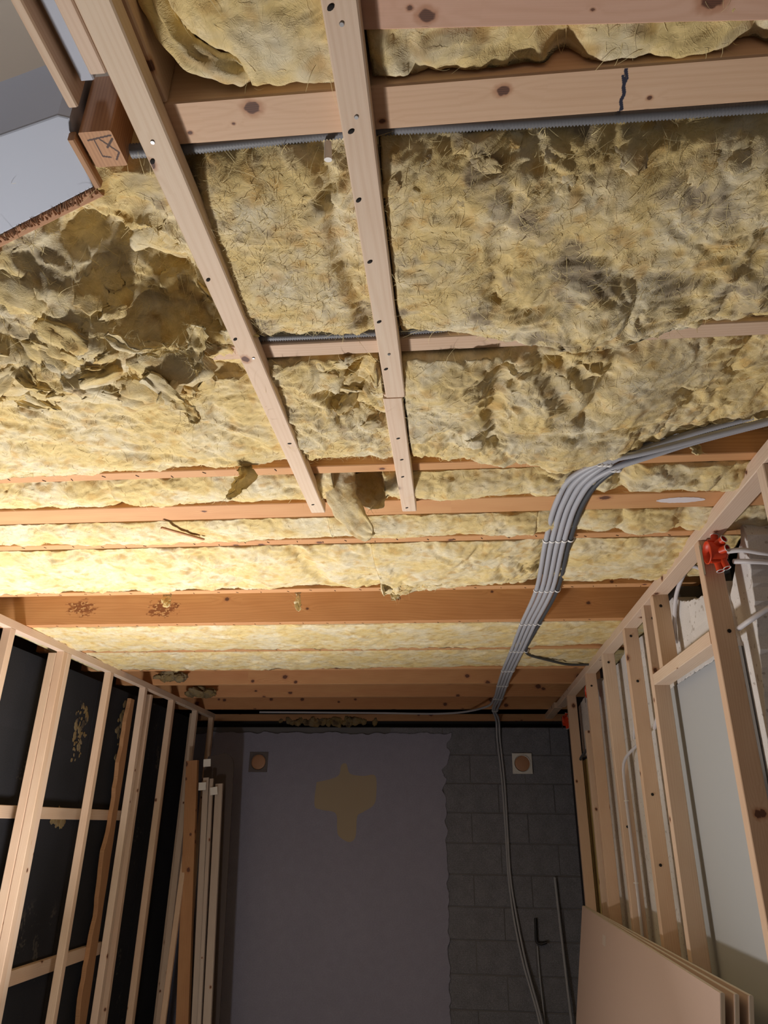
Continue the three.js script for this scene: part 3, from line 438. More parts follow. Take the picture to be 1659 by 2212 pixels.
// ---------------------------------------------------------------- unseen work lamp below the frame, placed to light ceiling and left studs
{
  const g = group('unseen_work_lamp', [LAMP.pos[0], 0, LAMP.pos[2]], 'unseen black floor flood lamp facing up, with an added fill light beside it', 'lamp'), at = V(0, LAMP.pos[1], 0), aim = V(...LAMP.aim).normalize();
  for (const s of [-1, 1]) mesh('stand', tubeGeo([V(s * .17, .012, .14), V(s * .18, .012, 0), V(s * .18, .2, -.02), V(s * .175, .33, 0)], .011, 24, 8), M.darkpipe, g);
  mesh('foot_bar', tubeGeo([V(-.17, .012, .14), V(0, .012, .15), V(.17, .012, .14)], .011, 16, 8), M.darkpipe, g);
  const q = new THREE.Quaternion().setFromUnitVectors(V(0, 0, 1), aim);
  const hs = mesh('housing', boxGeo(LAMP.w + .03, LAMP.h + .03, .05, .008), M.darkpipe, g); hs.quaternion.copy(q); hs.position.copy(at).addScaledVector(aim, -.034);
  const gl = mesh('glass', boxGeo(LAMP.w, LAMP.h, .004, .001), new THREE.MeshStandardMaterial({ color: 0xffffff, emissive: LAMP.color, emissiveIntensity: 6 }), g); gl.quaternion.copy(q); gl.position.copy(at).addScaledVector(aim, -.005);
  const dp = V(.27, LAMP.pos[1] + .02, -.02);  // added fill light on a post, brightens the far wall and right side
  mesh('fill_post', new THREE.CylinderGeometry(.012, .014, dp.y - .06, 12), M.darkpipe, g).position.set(dp.x, (dp.y - .06) / 2, dp.z);
  mesh('foot_bar', tubeGeo([V(.16, .012, 0), V(dp.x, .012, dp.z)], .011, 8, 8), M.darkpipe, g);
  mesh('fill_dome', new THREE.SphereGeometry(.06, 24, 16), new THREE.MeshStandardMaterial({ color: 0xffffff, emissive: LAMP.color, emissiveIntensity: 6 }), g).position.copy(dp);
  const pd = new THREE.PointLight(LAMP.color, LAMP.fill_dome); pd.name = 'fill_light'; pd.castShadow = true; pd.shadow.radius = 3; pd.position.set(LAMP.pos[0] + dp.x, dp.y, LAMP.pos[2] + dp.z); scene.add(pd);
  const l = new THREE.RectAreaLight(LAMP.color, LAMP.power, LAMP.w, LAMP.h); l.name = 'unseen_work_light'; l.position.set(...LAMP.pos); scene.add(l); l.lookAt(V(...LAMP.pos).add(aim));
}

// ---------------------------------------------------------------- glass wool insulation
// fine fibre texture: short curved strokes
const fibreTex = (() => {
  const n = 1024, f = new Float32Array(n * n).fill(.62), r = rng(404);
  for (let i = 0; i < n; i++) for (let j = 0; j < n; j++) { const a = i / n * 6.2832, b = j / n * 6.2832; f[i * n + j] += .09 * N3(Math.cos(a) * 2.4 + 9, Math.sin(a) * 2.4, Math.cos(b) * 2.4 + Math.sin(b) * 1.7) + .06 * N3(Math.cos(a) * 8, Math.sin(a) * 8 + 3, Math.cos(b) * 8 + Math.sin(b) * 6); }
  for (let k = 0; k < 15000; k++) {
    let x = r() * n, y = r() * n, th = r() * 6.283 ; const cl = N3(x / 170, y / 170, 4); th = th * .35 + cl * 3; const len = 18 + r() * 60, v = (r() < .56 ? 1 : -1) * (.05 + .12 * r()), c = (r() - .5) * .05;
    for (let s = 0; s < len; s++) { x += Math.cos(th); y += Math.sin(th); th += c; const e = v * Math.sin(Math.PI * s / len), xi = Math.floor(x), yi = Math.floor(y); for (let q = 0; q < 2; q++) { const I = (((yi + q) % n + n) % n) * n + ((xi % n) + n) % n; f[I] += e * .6; } }
  }
  const col = dataTex(n, n, (x, y) => { const v = clamp(f[y * n + x], .2, 1); return [255 * (.72 + .34 * v), 255 * (.7 + .36 * v), 255 * (.62 + .46 * v)]; });
  const bump = dataTex(n, n, (x, y) => { const v = clamp(f[y * n + x]) * 255; return [v, v, v]; }, false);
  return { col, bump };
})();
const wool = new THREE.MeshStandardMaterial({ map: fibreTex.col, bumpMap: fibreTex.bump, bumpScale: .0018, roughness: .95, vertexColors: true, side: THREE.DoubleSide });
const woolFibre = new THREE.MeshStandardMaterial({ color: srgb(232, 214, 160), roughness: .9, side: THREE.DoubleSide });
const cY = srgb(238, 214, 152), cP = srgb(240, 229, 198), cB = srgb(212, 170, 94), cG = srgb(182, 168, 144), cD = srgb(130, 116, 98);
// natural mottling of the wool: pale, yellow, ochre and dusty grey patches with outlines of their own
function woolColor(x, y, z, dirt, seed, out) {
  const a = fbm(x * 5 + seed, y * 5, z * 5, 3), b = fbm(x * 14, y * 14 + seed, z * 14, 2), c = fbm(x * 7, y * 7, z * 7 + seed * 2, 3), d = fbm(x * 30, y * 30, z * 30 + seed, 2);
  out.copy(cY).lerp(cP, clamp(.35 + 1.2 * a + .5 * d)).lerp(cB, smooth(.12, .5, b) * .6);
  const g = smooth(.02, .42, c + .3 * d) * dirt; out.lerp(cG, g * .8); const k = smooth(.34, .5, c + .35 * b) * dirt; out.lerp(cD, k * .7);
  return out;
}
function finish(name, pos, idx, uvs, dirt, seed, parent, fibres, amp = 1, flat = false) {
  const g = new THREE.BufferGeometry(); g.setAttribute('position', new THREE.Float32BufferAttribute(pos, 3)); g.setAttribute('uv', new THREE.Float32BufferAttribute(uvs, 2)); g.setIndex(idx); g.computeVertexNormals();
  // displacement along the normal: lumps, billowy creases and flaky fibre relief
  const p = g.attributes.position, n = g.attributes.normal, col = new Float32Array(p.count * 3), c = new THREE.Color();
  for (let i = 0; i < p.count; i++) {
    const x = p.getX(i), y = p.getY(i), z = p.getZ(i);
    const wx = x + .05 * N3(x * 6, y * 6, z * 6 + seed), wz = z + .05 * N3(x * 6 + 7, y * 6, z * 6 + seed), wy = y + .03 * N3(x * 6, y * 6 + 5, z * 6);
    const A = amp * (.5 + .8 * clamp(.5 + N3(x * 2.2, z * 2.2, seed * 3)));
    let d = A * (.036 * (billow(wx * 4.5, wy * 4.5, wz * 4.5 + seed, 2) - .28) + .009 * (billow(wx * 13, wy * 13, wz * 15 + seed, 2) - .28) + .003 * N3(wx * 42, wy * 42, wz * 42) + .0014 * N3(wx * 105, wy * 105, wz * 105)) + .012 * amp * N3(x * 2.6, z * 2.6, seed);
    if (flat) d *= .08 + .92 * smooth(0, .6, -n.getY(i));
    p.setXYZ(i, x + n.getX(i) * d, y + n.getY(i) * d, z + n.getZ(i) * d);
    woolColor(x, y, z, dirt, seed, c); col[i * 3] = c.r; col[i * 3 + 1] = c.g; col[i * 3 + 2] = c.b;
  }
  g.setAttribute('color', new THREE.BufferAttribute(col, 3)); g.computeVertexNormals();
  const m = mesh(name, g, wool, parent); if (!parent) rebase(m);
  if (fibres) addFibres(m, fibres, seed);
  return m;
}
function fibreGeo(geo, count, seed) {
  const r = rng(seed * 131 + 7), p = geo.attributes.position, n = geo.attributes.normal, P = [], I = [];
  const a = V(0, 0, 0), N = V(0, 0, 0), t = V(0, 0, 0), s = V(0, 0, 0);
  for (let k = 0; k < count; k++) {
    const i = Math.floor(r() * p.count); a.fromBufferAttribute(p, i); N.fromBufferAttribute(n, i); if (N.y > .3) continue;
    t.set(r() - .5, r() - .5, r() - .5).cross(N).normalize(); s.copy(N).cross(t); const L = .015 + .05 * r() * r(), w = .0003 + .0004 * r(), cu = (r() - .5) * 1.6, lift = .002 + .008 * r() * r(), b0 = P.length / 3;
    for (let q = 0; q <= 4; q++) { const u = q / 4; const cx = a.x + t.x * L * u + s.x * cu * L * u * u + N.x * lift * Math.sin(u * 2.6), cy = a.y + t.y * L * u + s.y * cu * L * u * u + N.y * lift * Math.sin(u * 2.6), cz = a.z + t.z * L * u + s.z * cu * L * u * u + N.z * lift * Math.sin(u * 2.6); const ww = w * (1 - u * .7); P.push(cx + s.x * ww, cy + s.y * ww, cz + s.z * ww, cx - s.x * ww, cy - s.y * ww, cz - s.z * ww); if (q < 4) { const e = b0 + q * 2; I.push(e, e + 1, e + 2, e + 1, e + 3, e + 2); } }
  }
  const g = new THREE.BufferGeometry(); g.setAttribute('position', new THREE.Float32BufferAttribute(P, 3)); g.setIndex(I); g.computeVertexNormals();
  return g;
}
function addFibres(m, count, seed) { const f = mesh('loose_fibres', fibreGeo(m.geometry, count, seed), woolFibre, m); f.userData.kind = 'stuff'; }
// torn clumps: small flattened noisy lumps of wool, merged into one part
const ico = (() => { const g = new THREE.IcosahedronGeometry(1, 4); g.deleteAttribute('uv'); return g; })();
function clumpGeo(items, seed, dirt) { // items: [centre, normal, size, flat, stretch]
  const pos = [], col = [], uv = [], c = new THREE.Color(), q = new THREE.Quaternion(), v = V(0, 0, 0), r = rng(seed * 17 + 3), P = ico.attributes.position, tw = new THREE.Quaternion();
  items.forEach(([ctr, n, R, flat, st], k) => {
    q.setFromUnitVectors(V(0, 0, 1), n); tw.setFromAxisAngle(V(0, 0, 1), r() * 6.283); q.multiply(tw); const o = k * 3.7 + seed;
    for (let i = 0; i < P.count; i++) {
      v.fromBufferAttribute(P, i); const d = 1 + .4 * fbm(v.x * 1.1 + o, v.y * 1.1, v.z * 1.1, 2) + .3 * (billow(v.x * 2.3 + o, v.y * 2.3, v.z * 2.3, 2) - .3) + .05 * N3(v.x * 9 + o, v.y * 9, v.z * 9);
      v.multiplyScalar(d * R); v.x *= st; v.z *= flat; v.applyQuaternion(q).add(ctr); pos.push(v.x, v.y, v.z); woolColor(v.x, v.y, v.z, dirt, seed, c); col.push(c.r, c.g, c.b); uv.push((v.x + v.y * .6) / .42 + k * .13, (v.z + v.y * .5) / .42);
    }
  });
  let g = new THREE.BufferGeometry(); g.setAttribute('position', new THREE.Float32BufferAttribute(pos, 3)); g.setAttribute('color', new THREE.Float32BufferAttribute(col, 3)); g.setAttribute('uv', new THREE.Float32BufferAttribute(uv, 2));
  g = mergeVertices(g, 1e-5); g.computeVertexNormals(); return g;
}
function addClumps(m, count, seed, r0, r1, dirt, keep, flat = .34) {
  const r = rng(seed * 91 + 1), p = m.geometry.attributes.position, n = m.geometry.attributes.normal, items = []; let guard = 0;
  while (items.length < count && guard++ < count * 200) { const i = Math.floor(r() * p.count), N = V(0, 0, 0).fromBufferAttribute(n, i); if (N.y > -.1) continue; const c = V(0, 0, 0).fromBufferAttribute(p, i); if (r() > keep(c.x + m.position.x, c.z + m.position.z)) continue; const R = lerp(r0, r1, r() * r()); N.x += (r() - .5) * .3; N.z += (r() - .5) * .3; N.normalize(); c.addScaledVector(N, -R * flat * .6); items.push([c, N, R, flat * (.7 + .6 * r()), 1 + .8 * r()]); }
  const f = mesh('torn_clumps', clumpGeo(items, seed, dirt), wool, m); f.userData.kind = 'stuff'; addFibresTo(m, f, items.length * 8, seed); return f;
}
function addFibresTo(m, src, count, seed) { const f = shadow(new THREE.Mesh(fibreGeo(src.geometry, count, seed + 5), woolFibre)); f.name = 'loose_fibres'; f.userData.kind = 'stuff'; m.add(f); }
const woolOld = new THREE.MeshStandardMaterial({ map: fibreTex.col, color: srgb(150, 142, 134), roughness: .95, vertexColors: true });
function cluster(name, at, n, ext, count, r0, r1, seed, dirt, flat, label, grp) { // stuck-on scraps: a scatter of flat clumps
  const r = rng(seed * 13), items = [], N = V(...n), g2 = () => (r() + r() + r() - 1.5) / 1.5; for (let i = 0; i < count; i++) { const R = lerp(r0, r1, r() * r()); items.push([V(at[0] + g2() * ext[0], at[1] + g2() * ext[1], at[2] + g2() * ext[2]), N, R, flat, 1 + .8 * r()]); }
  return tag(rebase(mesh(name, clumpGeo(items, seed, dirt), woolOld)), label, 'insulation', grp);
}
// one batt in a joist bay. eN / eF: height of its lower edge above the joist underside at the near / far joist (m)
function batt(o) {
  const { x0, x1, z0, z1, sag, eN = () => .01, eF = () => .01, cell = .006, bumps = [], creases = [], seed = 1, dirt = .2, pw = 3, top = 2.8, amp = 1, roundX = 0, hf = null } = o;
  const nx = Math.max(8, Math.round((x1 - x0) / cell)), nv = Math.max(10, Math.round((z0 - z1) * 1.15 / cell)), side = 4;
  const pos = [], uv = [], idx = []; const rows = nv + 1 + 2 * side;
  for (let i = 0; i <= nx; i++) {
    const x = lerp(x0, x1, i / nx);
    for (let j = 0; j < rows; j++) {
      const v = clamp((j - side) / nv), z = lerp(z0, z1, v) ; let y;
      const wob = .012 * fbm(x * 7, seed, 4) + .006 * fbm(x * 22, seed, 8), en = eN(x) + wob * .5, ef = eF(x) + wob;
      const yE = CEIL + lerp(en, ef, v), yB = CEIL - (typeof sag === 'function' ? sag(x, z, v) : sag);
      let sh = 1 - Math.pow(Math.abs(2 * v - 1), pw); y = lerp(yE, yB, sh);
      for (const [bx, bz, rx, rz, a] of bumps) { const dx = (x - bx) / rx, dz = (z - bz) / rz; y -= a * Math.exp(-dx * dx - dz * dz); }
      for (const [ax, az, bx, bz, w, dep] of creases) { const ex = bx - ax, ez = bz - az, t = clamp(((x - ax) * ex + (z - az) * ez) / (ex * ex + ez * ez)), wv = .012 * N3(x * 18, z * 18, seed); const dd = Math.hypot(x - ax - ex * t + wv, z - az - ez * t); y += dep * Math.exp(-Math.pow(dd / w, 2)); }
      if (roundX) { const ex = Math.min(x - x0, x1 - x); y = lerp(CEIL + .1, y, Math.sqrt(clamp(1 - Math.pow(clamp(1 - ex / roundX), 2)))); }
      if (hf) y = hf(x, z, y, v);
      if (j < side) y = lerp(top, y, j / side); if (j > nv + side) y = lerp(y, top, (j - nv - side) / side);
      let zz = z; if (v > 0 && v < 1) zz += .004 * N3(x * 30, v * 9, seed);
      pos.push(x, y, zz); uv.push(x / .42 + seed * .37, (z + (y - CEIL) * .8) / .42 + seed * .19);
    }
  }
  for (let i = 0; i < nx; i++) for (let j = 0; j < rows - 1; j++) { const a = i * rows + j, b = a + rows; idx.push(a, b, a + 1, b, b + 1, a + 1); }
  // flat back and end faces
  const capT = pos.length / 3; for (let i = 0; i <= nx; i += nx) for (let j = 0; j < rows; j += rows - 1) { pos.push(lerp(x0, x1, i / nx), top, j ? z1 : z0); uv.push(0, 0); }
  idx.push(capT, capT + 1, capT + 2, capT + 1, capT + 3, capT + 2);
  for (const i of [0, nx]) { const c0 = pos.length / 3; pos.push(lerp(x0, x1, i / nx), CEIL + .1, (z0 + z1) / 2); uv.push(0, 0); for (let j = 0; j < rows - 1; j++) { const a = i * rows + j; i ? idx.push(c0, a + 1, a) : idx.push(c0, a, a + 1); } }
  // orientation: lower surface must face down
  for (let i = 0; i < idx.length; i += 3) { /* grid order (a,b,a+1): x then z decreasing */ }
  const m = finish('insulation_batt', pos, fixDown(pos, idx), uv, dirt, seed, null, o.fibres, amp, true);
  return tag(m, o.label, 'insulation', 'glass wool batts between the joists');
}
function fixDown(pos, idx) { // make the lower surface point down
  let ny = 0; for (let k = 0; k < idx.length; k += 3 * 97) { const [a, b, c] = [idx[k] * 3, idx[k + 1] * 3, idx[k + 2] * 3]; ny += (pos[b + 2] - pos[a + 2]) * (pos[c] - pos[a]) - (pos[b] - pos[a]) * (pos[c + 2] - pos[a + 2]); }
  if (ny > 0) for (let i = 0; i < idx.length; i += 3) { const t = idx[i + 1]; idx[i + 1] = idx[i + 2]; idx[i + 2] = t; } return idx;
}
// curved ragged slab of wool hanging from the ceiling
function flap({ pts, wid, thick, seed, label, dirt = .2, normal = [0, 0, 1], cell = .005, fibres = 200, amp = .5, parent = null, name = 'insulation_flap', curl = 0, rag = .35 }) {
  const c = new THREE.CatmullRomCurve3(pts.map(p => V(...p))), L = c.getLength(), nu = Math.max(8, Math.round(L / cell)), nw = Math.max(8, Math.round(wid / cell)), Nn = V(...normal).normalize();
  const pos = [], uv = [], idx = [], R = 2 * nw;
  for (let i = 0; i <= nu; i++) {
    const u = i / nu, p = c.getPoint(u), t = c.getTangent(u), side = t.clone().cross(Nn).normalize(), nn = side.clone().cross(t).normalize();
    for (let j = 0; j < R; j++) {
      const front = j < nw, w = front ? j / (nw - 1) : 1 - (j - nw) / (nw - 1), e = w * 2 - 1;
      const taper = Math.sqrt(clamp(1 - Math.pow(u, 7))) * (1 - rag * .5 + rag * fbm(u * L * 14, w * 1.3, seed)) + .02;
      const th = thick * (.12 + .88 * Math.sqrt(clamp(1 - e * e))) * (1 - .75 * Math.pow(u, 2.5));
      const q = p.clone().addScaledVector(side, e * wid / 2 * taper + .004 * N3(u * 7, w * 3, seed)).addScaledVector(nn, (front ? 1 : -1) * th / 2 + curl * e * e + .006 * N3(u * 3, w * 2, seed + 4));
      pos.push(q.x, q.y, q.z); uv.push((u * L + seed) / .4, (w * wid) / .4 + (front ? 0 : .5));
    }
  }
  for (let i = 0; i < nu; i++) for (let j = 0; j < R; j++) { const a = i * R + j, b = i * R + (j + 1) % R, d = a + R, e = b + R; idx.push(a, d, b, b, d, e); }
  for (const i of [0, nu]) for (let j = 1; j < R - 1; j++) i ? idx.push(i * R, i * R + j + 1, i * R + j) : idx.push(0, j, j + 1);
  const m = finish(name, pos, idx, uv, dirt, seed, parent, fibres, amp);
  if (label) tag(m, label, 'insulation', 'loose hanging wool'); return m;
}

const B = {};
// bay 0: over the trimmed opening, nearest the viewer
batt({ label: 'plump rounded insulation pillow at the top between the two battens, with a curled lip', x0: -.40, x1: -.1, z0: .1, z1: -.69, sag: .012, eN: () => .02, eF: lin([[-.4, .06], [-.33, .03], [-.26, .0], [-.1, -.005]]), seed: 3, dirt: .12, pw: 9, cell: .005, fibres: 160, amp: .5, roundX: 0, hf: (x, z, y) => { const cx = clamp((-.27 - x) / .125), cz = clamp((-.56 - z) / .135), r = Math.hypot(cx, cz); return y + .16 * Math.pow(clamp(r, 0, 1.2), 5) * smooth(0, .25, cx); } });
flap({ pts: [[-.392, 2.73, -.50], [-.385, 2.69, -.58], [-.36, 2.672, -.64], [-.31, 2.664, -.668], [-.27, 2.66, -.68]], wid: .045, thick: .02, seed: 6, normal: [0, -1, .2], label: 'thin curled wool lip under the rounded pillow at the top', dirt: .05, amp: .1, rag: .05, fibres: 20 });
batt({ label: 'insulation strip at the top right between the pinkish nogging and the pen-marked joist', x0: -.096, x1: 1.15, z0: .1, z1: -.70, sag: -.008, eN: () => .02, eF: () => .016, seed: 7, dirt: .35, pw: 12, cell: .006, fibres: 900, amp: .7, creases: [[.16, -.45, .18, -.7, 0.022, 0.022], [.45, -.4, .44, -.7, 0.022, 0.022]] });
// bay 1
B.right1 = batt({ label: 'large dusty insulation batt right of both battens, sagging over the pale joist', x0: -.095, x1: 1.18, z0: -.80, z1: -1.30, sag: lin([[-.1, .012], [.2, .03], [.5, .03], [1, .012]]), eN: () => .02, eF: lin([[-.1, .03], [.02, .02], [.15, -.01], [.3, -.035], [.45, -.02], [.6, .02], [1.1, .05]]), seed: 11, dirt: .8, pw: 5, cell: .0048, fibres: 4200, amp: 1.05, bumps: [[.3, -1.25, .2, .12, .03], [.05, -1.0, .16, .12, .012], [.62, -1.02, .16, .14, .014]], creases: [[.62, -.85, .56, -1.28, 0.021, 0.017], [.12, -.9, .1, -1.15, 0.018, 0.013], [.9, -.85, .8, -1.25, 0.021, 0.022], [.2, -1.1, .52, -1.12, 0.018, 0.009]] });
B.mid1 = batt({ label: 'dusty insulation batt between the two battens behind the pen-marked joist', x0: -.44, x1: -.097, z0: -.80, z1: -1.30, sag: .012, eN: lin([[-.44, .1], [-.38, .03], [-.1, .015]]), eF: () => .02, seed: 14, dirt: .7, pw: 5, cell: .0048, fibres: 1800, amp: 1, creases: [[-.2, -.82, -.17, -1.25, 0.015, 0.019]] });
// the torn mass hanging at the left
{
  const hole = (x, z) => { const dx = (x + .585 + .3 * (z + 1.15)) / .105, dz = (z + 1.12) / .19; return Math.exp(-Math.pow(dx * dx + dz * dz + .35 * fbm(x * 13, z * 13, 3), 2)); };
  const mass = batt({ label: 'torn insulation mass sagging low at the left with a brown hollow in it', x0: -1.55, x1: -.45, z0: -.795, z1: -1.42, sag: (x, z, v) => lerp(.0, .10, smooth(.15, .82, v)) * (1 - .75 * smooth(-.62, -.48, x)) * (.8 + .5 * fbm(x * 4, z * 4, 7)), eN: () => -.005, eF: () => -.05, seed: 17, dirt: .5, pw: 9, cell: .0046, fibres: 3500, amp: .95, top: 2.78, hf: (x, z, y0) => { let y = y0 + .085 * hole(x, z) + .05 * Math.max(0, fbm(x * 6, z * 6, 31) - .1), zh = x < -.592 ? -.842 + (x + .592) * .396 : -.8; if (z > zh - .03) y = Math.max(y, CEIL - .004 + .03 * smooth(zh - .03, zh + .01, z)); const c = smooth(-.62, -.57, x) * smooth(-1.26, -1.3, z); return lerp(y, CEIL + .012, c); }, creases: [[-.78, -.88, -.52, -1.1, .035, .03], [-1.1, -.95, -.85, -1.2, .03, .02]] });
  addClumps(mass, 170, 5, .02, .065, .3, (x, z) => smooth(-1.08, -1.2, z) * (1 - hole(x, z)) * (x < -.5 ? 1 : .1) + .9 * smooth(.25, .5, hole(x, z)) * (1 - smooth(.55, .85, hole(x, z))) + .06 * (z < -.95));
  const F = [ // torn tongues: pts, width, thick, normal
    [[[-.70, 2.585, -1.15], [-.66, 2.575, -1.19], [-.61, 2.575, -1.205], [-.565, 2.585, -1.21]], .04, .008, [-.2, -1, .2]],
    [[[-.66, 2.56, -1.27], [-.62, 2.54, -1.32], [-.59, 2.525, -1.355], [-.57, 2.50, -1.38]], .07, .016, [-.35, -.8, .4]],
    [[[-.52, 2.62, -1.18], [-.53, 2.6, -1.22], [-.54, 2.58, -1.25], [-.55, 2.57, -1.27]], .06, .014, [-.2, -1, .3]],
  ];
  const L = ['thin curled wool wisp beside the brown hollow', 'grey wool tongue hanging lowest near the left batten', 'small tuft between the hollow and the left batten'];
  F.forEach(([pts, wid, thick, normal], i) => { const f = flap({ pts, wid, thick, normal, seed: 60 + i * 3, label: L[i], dirt: .3, amp: .3, curl: .006, rag: .6, fibres: 300 });  });
}
// bay 2
batt({ label: 'bright smooth insulation batt at the left beyond the torn mass', x0: -2.3, x1: -.455, z0: -1.365, z1: -1.90, sag: lin([[-2.3, .03], [-1.2, .03], [-.6, .02], [-.45, .01]]), eN: () => .01, eF: lin([[-2.3, 0], [-1.2, -.008], [-1.0, .005], [-.5, .03]]), seed: 21, dirt: .12, pw: 6, cell: .0052, fibres: 2200, amp: .7, creases: [[-.95, -1.75, -.75, -1.8, 0.018, 0.015], [-1.2, -1.55, -.9, -1.62, 0.018, 0.009]] });
B.mid2 = batt({ label: 'insulation batt between the two battens beyond the pale joist, with torn folds', x0: -.45, x1: -.152, z0: -1.365, z1: -1.90, sag: .022, eN: () => .0, eF: () => .045, seed: 24, dirt: .45, pw: 5, cell: .005, fibres: 1400, amp: 1.0, creases: [[-.2, -1.4, -.24, -1.6, 0.030, 0.045], [-.3, -1.5, -.16, -1.62, 0.022, 0.030]] });
B.right2 = batt({ label: 'bulging folded insulation batt right of the battens with deep vertical creases', x0: -.10, x1: 1.18, z0: -1.365, z1: -1.90, sag: lin([[-.1, .03], [.2, .045], [.45, .03], [.65, -.01], [1.1, -.02]]), eN: lin([[-.1, -.008], [.1, -.004], [.2, .02], [1, .04]]), eF: lin([[-.1, .05], [.1, .04], [.22, .005], [.32, -.025], [.45, .02], [.6, .09], [1.1, .13]]), seed: 27, dirt: .3, pw: 4, cell: .0050, fibres: 3000, amp: 1.0, bumps: [[.33, -1.8, .16, .12, .04], [.02, -1.5, .1, .1, .02], [.3, -1.55, .14, .1, .012]], creases: [[.13, -1.42, .12, -1.72, 0.024, 0.034], [.42, -1.38, .36, -1.62, 0.027, 0.030], [.2, -1.38, .3, -1.55, 0.024, 0.022], [.72, -1.36, .58, -1.8, 0.022, 0.015], [.0, -1.7, .5, -1.68, 0.018, 0.013], [.24, -1.4, .38, -1.5, 0.018, 0.022]] });
// bay 3 and 4
batt({ label: 'narrow bright insulation strip left, before the wide flat-laid joist', x0: -2.3, x1: -.36, z0: -1.96, z1: -2.165, sag: .02, eN: () => .01, eF: lin([[-2, .012], [-1.0, .01], [-.6, .02], [-.4, .03]]), seed: 33, dirt: .08, pw: 2.2, cell: .006, fibres: 700, amp: .7, creases: [[-1.13, -1.98, -1.12, -2.17, 0.030, 0.022]] });
B.right3 = batt({ label: 'narrow insulation strip right of the hanging flap, before the wide flat-laid joist', x0: -.2, x1: 1.18, z0: -1.96, z1: -2.165, sag: .03, eN: () => .0, eF: lin([[-.2, .04], [.0, .02], [.3, .005], [.5, .02], [.62, .03], [.7, .03], [1, .03]]), seed: 36, dirt: .15, pw: 2.2, cell: .006, fibres: 600, amp: .9, bumps: [[.41, -2.07, .07, .3, -.03]], creases: [[.53, -1.97, .55, -2.17, 0.030, 0.038], [.25, -2.0, .25, -2.17, 0.045, 0.009]] });
batt({ label: 'insulation strip left of the hanging flap, beyond the wide flat-laid joist', x0: -2.3, x1: -.42, z0: -2.292, z1: -2.502, sag: .025, eN: () => .0, eF: lin([[-1.9, .05], [-1.55, .05], [-1.45, -.003], [-.8, -.003], [-.55, .04], [-.42, .07]]), seed: 39, dirt: .08, pw: 2.2, cell: .006, fibres: 500, amp: .6 });
batt({ label: 'insulation strip right of the hanging flap, beyond the wide flat-laid joist', x0: -.43, x1: .31, z0: -2.292, z1: -2.502, sag: .03, eN: () => .0, eF: lin([[-.41, .08], [-.25, .02], [.15, .02], [.3, .08]]), seed: 42, dirt: .12, pw: 2.2, cell: .006, fibres: 400, amp: .8 });
batt({ label: 'scalloped insulation strip right of the conduit bundle, beyond the wide joist', x0: .305, x1: 1.18, z0: -2.292, z1: -2.502, sag: .03, eN: () => .0, eF: lin([[.31, .07], [.4, .05], [.58, .045], [.62, .06], [.72, .04], [.84, .05], [1, .05]]), seed: 45, dirt: .12, pw: 2.2, cell: .006, fibres: 400, amp: .8, bumps: [[.42, -2.4, .08, .3, -.03]], creases: [[.6, -2.3, .6, -2.5, 0.030, 0.022], [.82, -2.3, .82, -2.5, 0.030, 0.022]] });
// bay 5
batt({ label: 'broad bright insulation batt at the left in front of the empty bay', x0: -2.55, x1: -.3, z0: -2.56, z1: -3.12, sag: .022, eN: () => .0, eF: lin([[-2.3, .0], [-1.3, .005], [-.9, .012], [-.5, .02]]), seed: 51, dirt: .18, pw: 3.5, cell: .007, fibres: 600, amp: .9, creases: [[-.62, -2.6, -.55, -3.0, 0.030, 0.019], [-1.5, -2.8, -.9, -2.95, 0.030, 0.009]] });
B.right5 = batt({ label: 'broad insulation batt in the middle and right in front of the empty bay', x0: -.305, x1: 1.085, z0: -2.56, z1: -3.12, sag: .025, eN: () => .0, eF: lin([[-.3, -.005], [-.15, -.01], [.2, .02], [.45, .03], [.6, .015], [.85, .06], [1.1, .08]]), seed: 54, dirt: .15, pw: 3.5, cell: .007, fibres: 500, amp: .9, bumps: [[.42, -2.85, .08, .5, -.028], [-.26, -3.08, .1, .08, .03]], creases: [[.38, -2.6, .4, -3.1, 0.038, 0.015]] });
// bay 6: wool pressed up high, leaving the joist side bare
batt({ label: 'insulation pressed high up in the open bay beside the deep orange joist', x0: -2.65, x1: 1.085, z0: -3.18, z1: -3.70, sag: -.17, eN: () => .17, eF: () => .18, seed: 57, dirt: .1, cell: .02, amp: .6, top: 2.855 });
// bays 7 and 8: flush far bays
batt({ label: 'smooth flush insulation bay just beyond the deep orange joist', x0: -2.55, x1: 1.085, z0: -3.76, z1: -4.345, sag: .006, eN: () => .0, eF: lin([[-2.5, .0], [.2, .0], [.4, .02], [.6, .012], [.85, .03]]), seed: 63, dirt: .12, pw: 8, cell: .012, fibres: 250, amp: .55 });
batt({ label: 'smooth flush insulation bay, farthest one still filled', x0: -2.55, x1: 1.085, z0: -4.405, z1: -4.95, sag: .006, eN: () => .0, eF: lin([[-2.5, .0], [-.6, .0], [-.3, .03], [.2, .02], [.85, .03]]), seed: 66, dirt: .2, pw: 8, cell: .012, fibres: 200, amp: .55 });
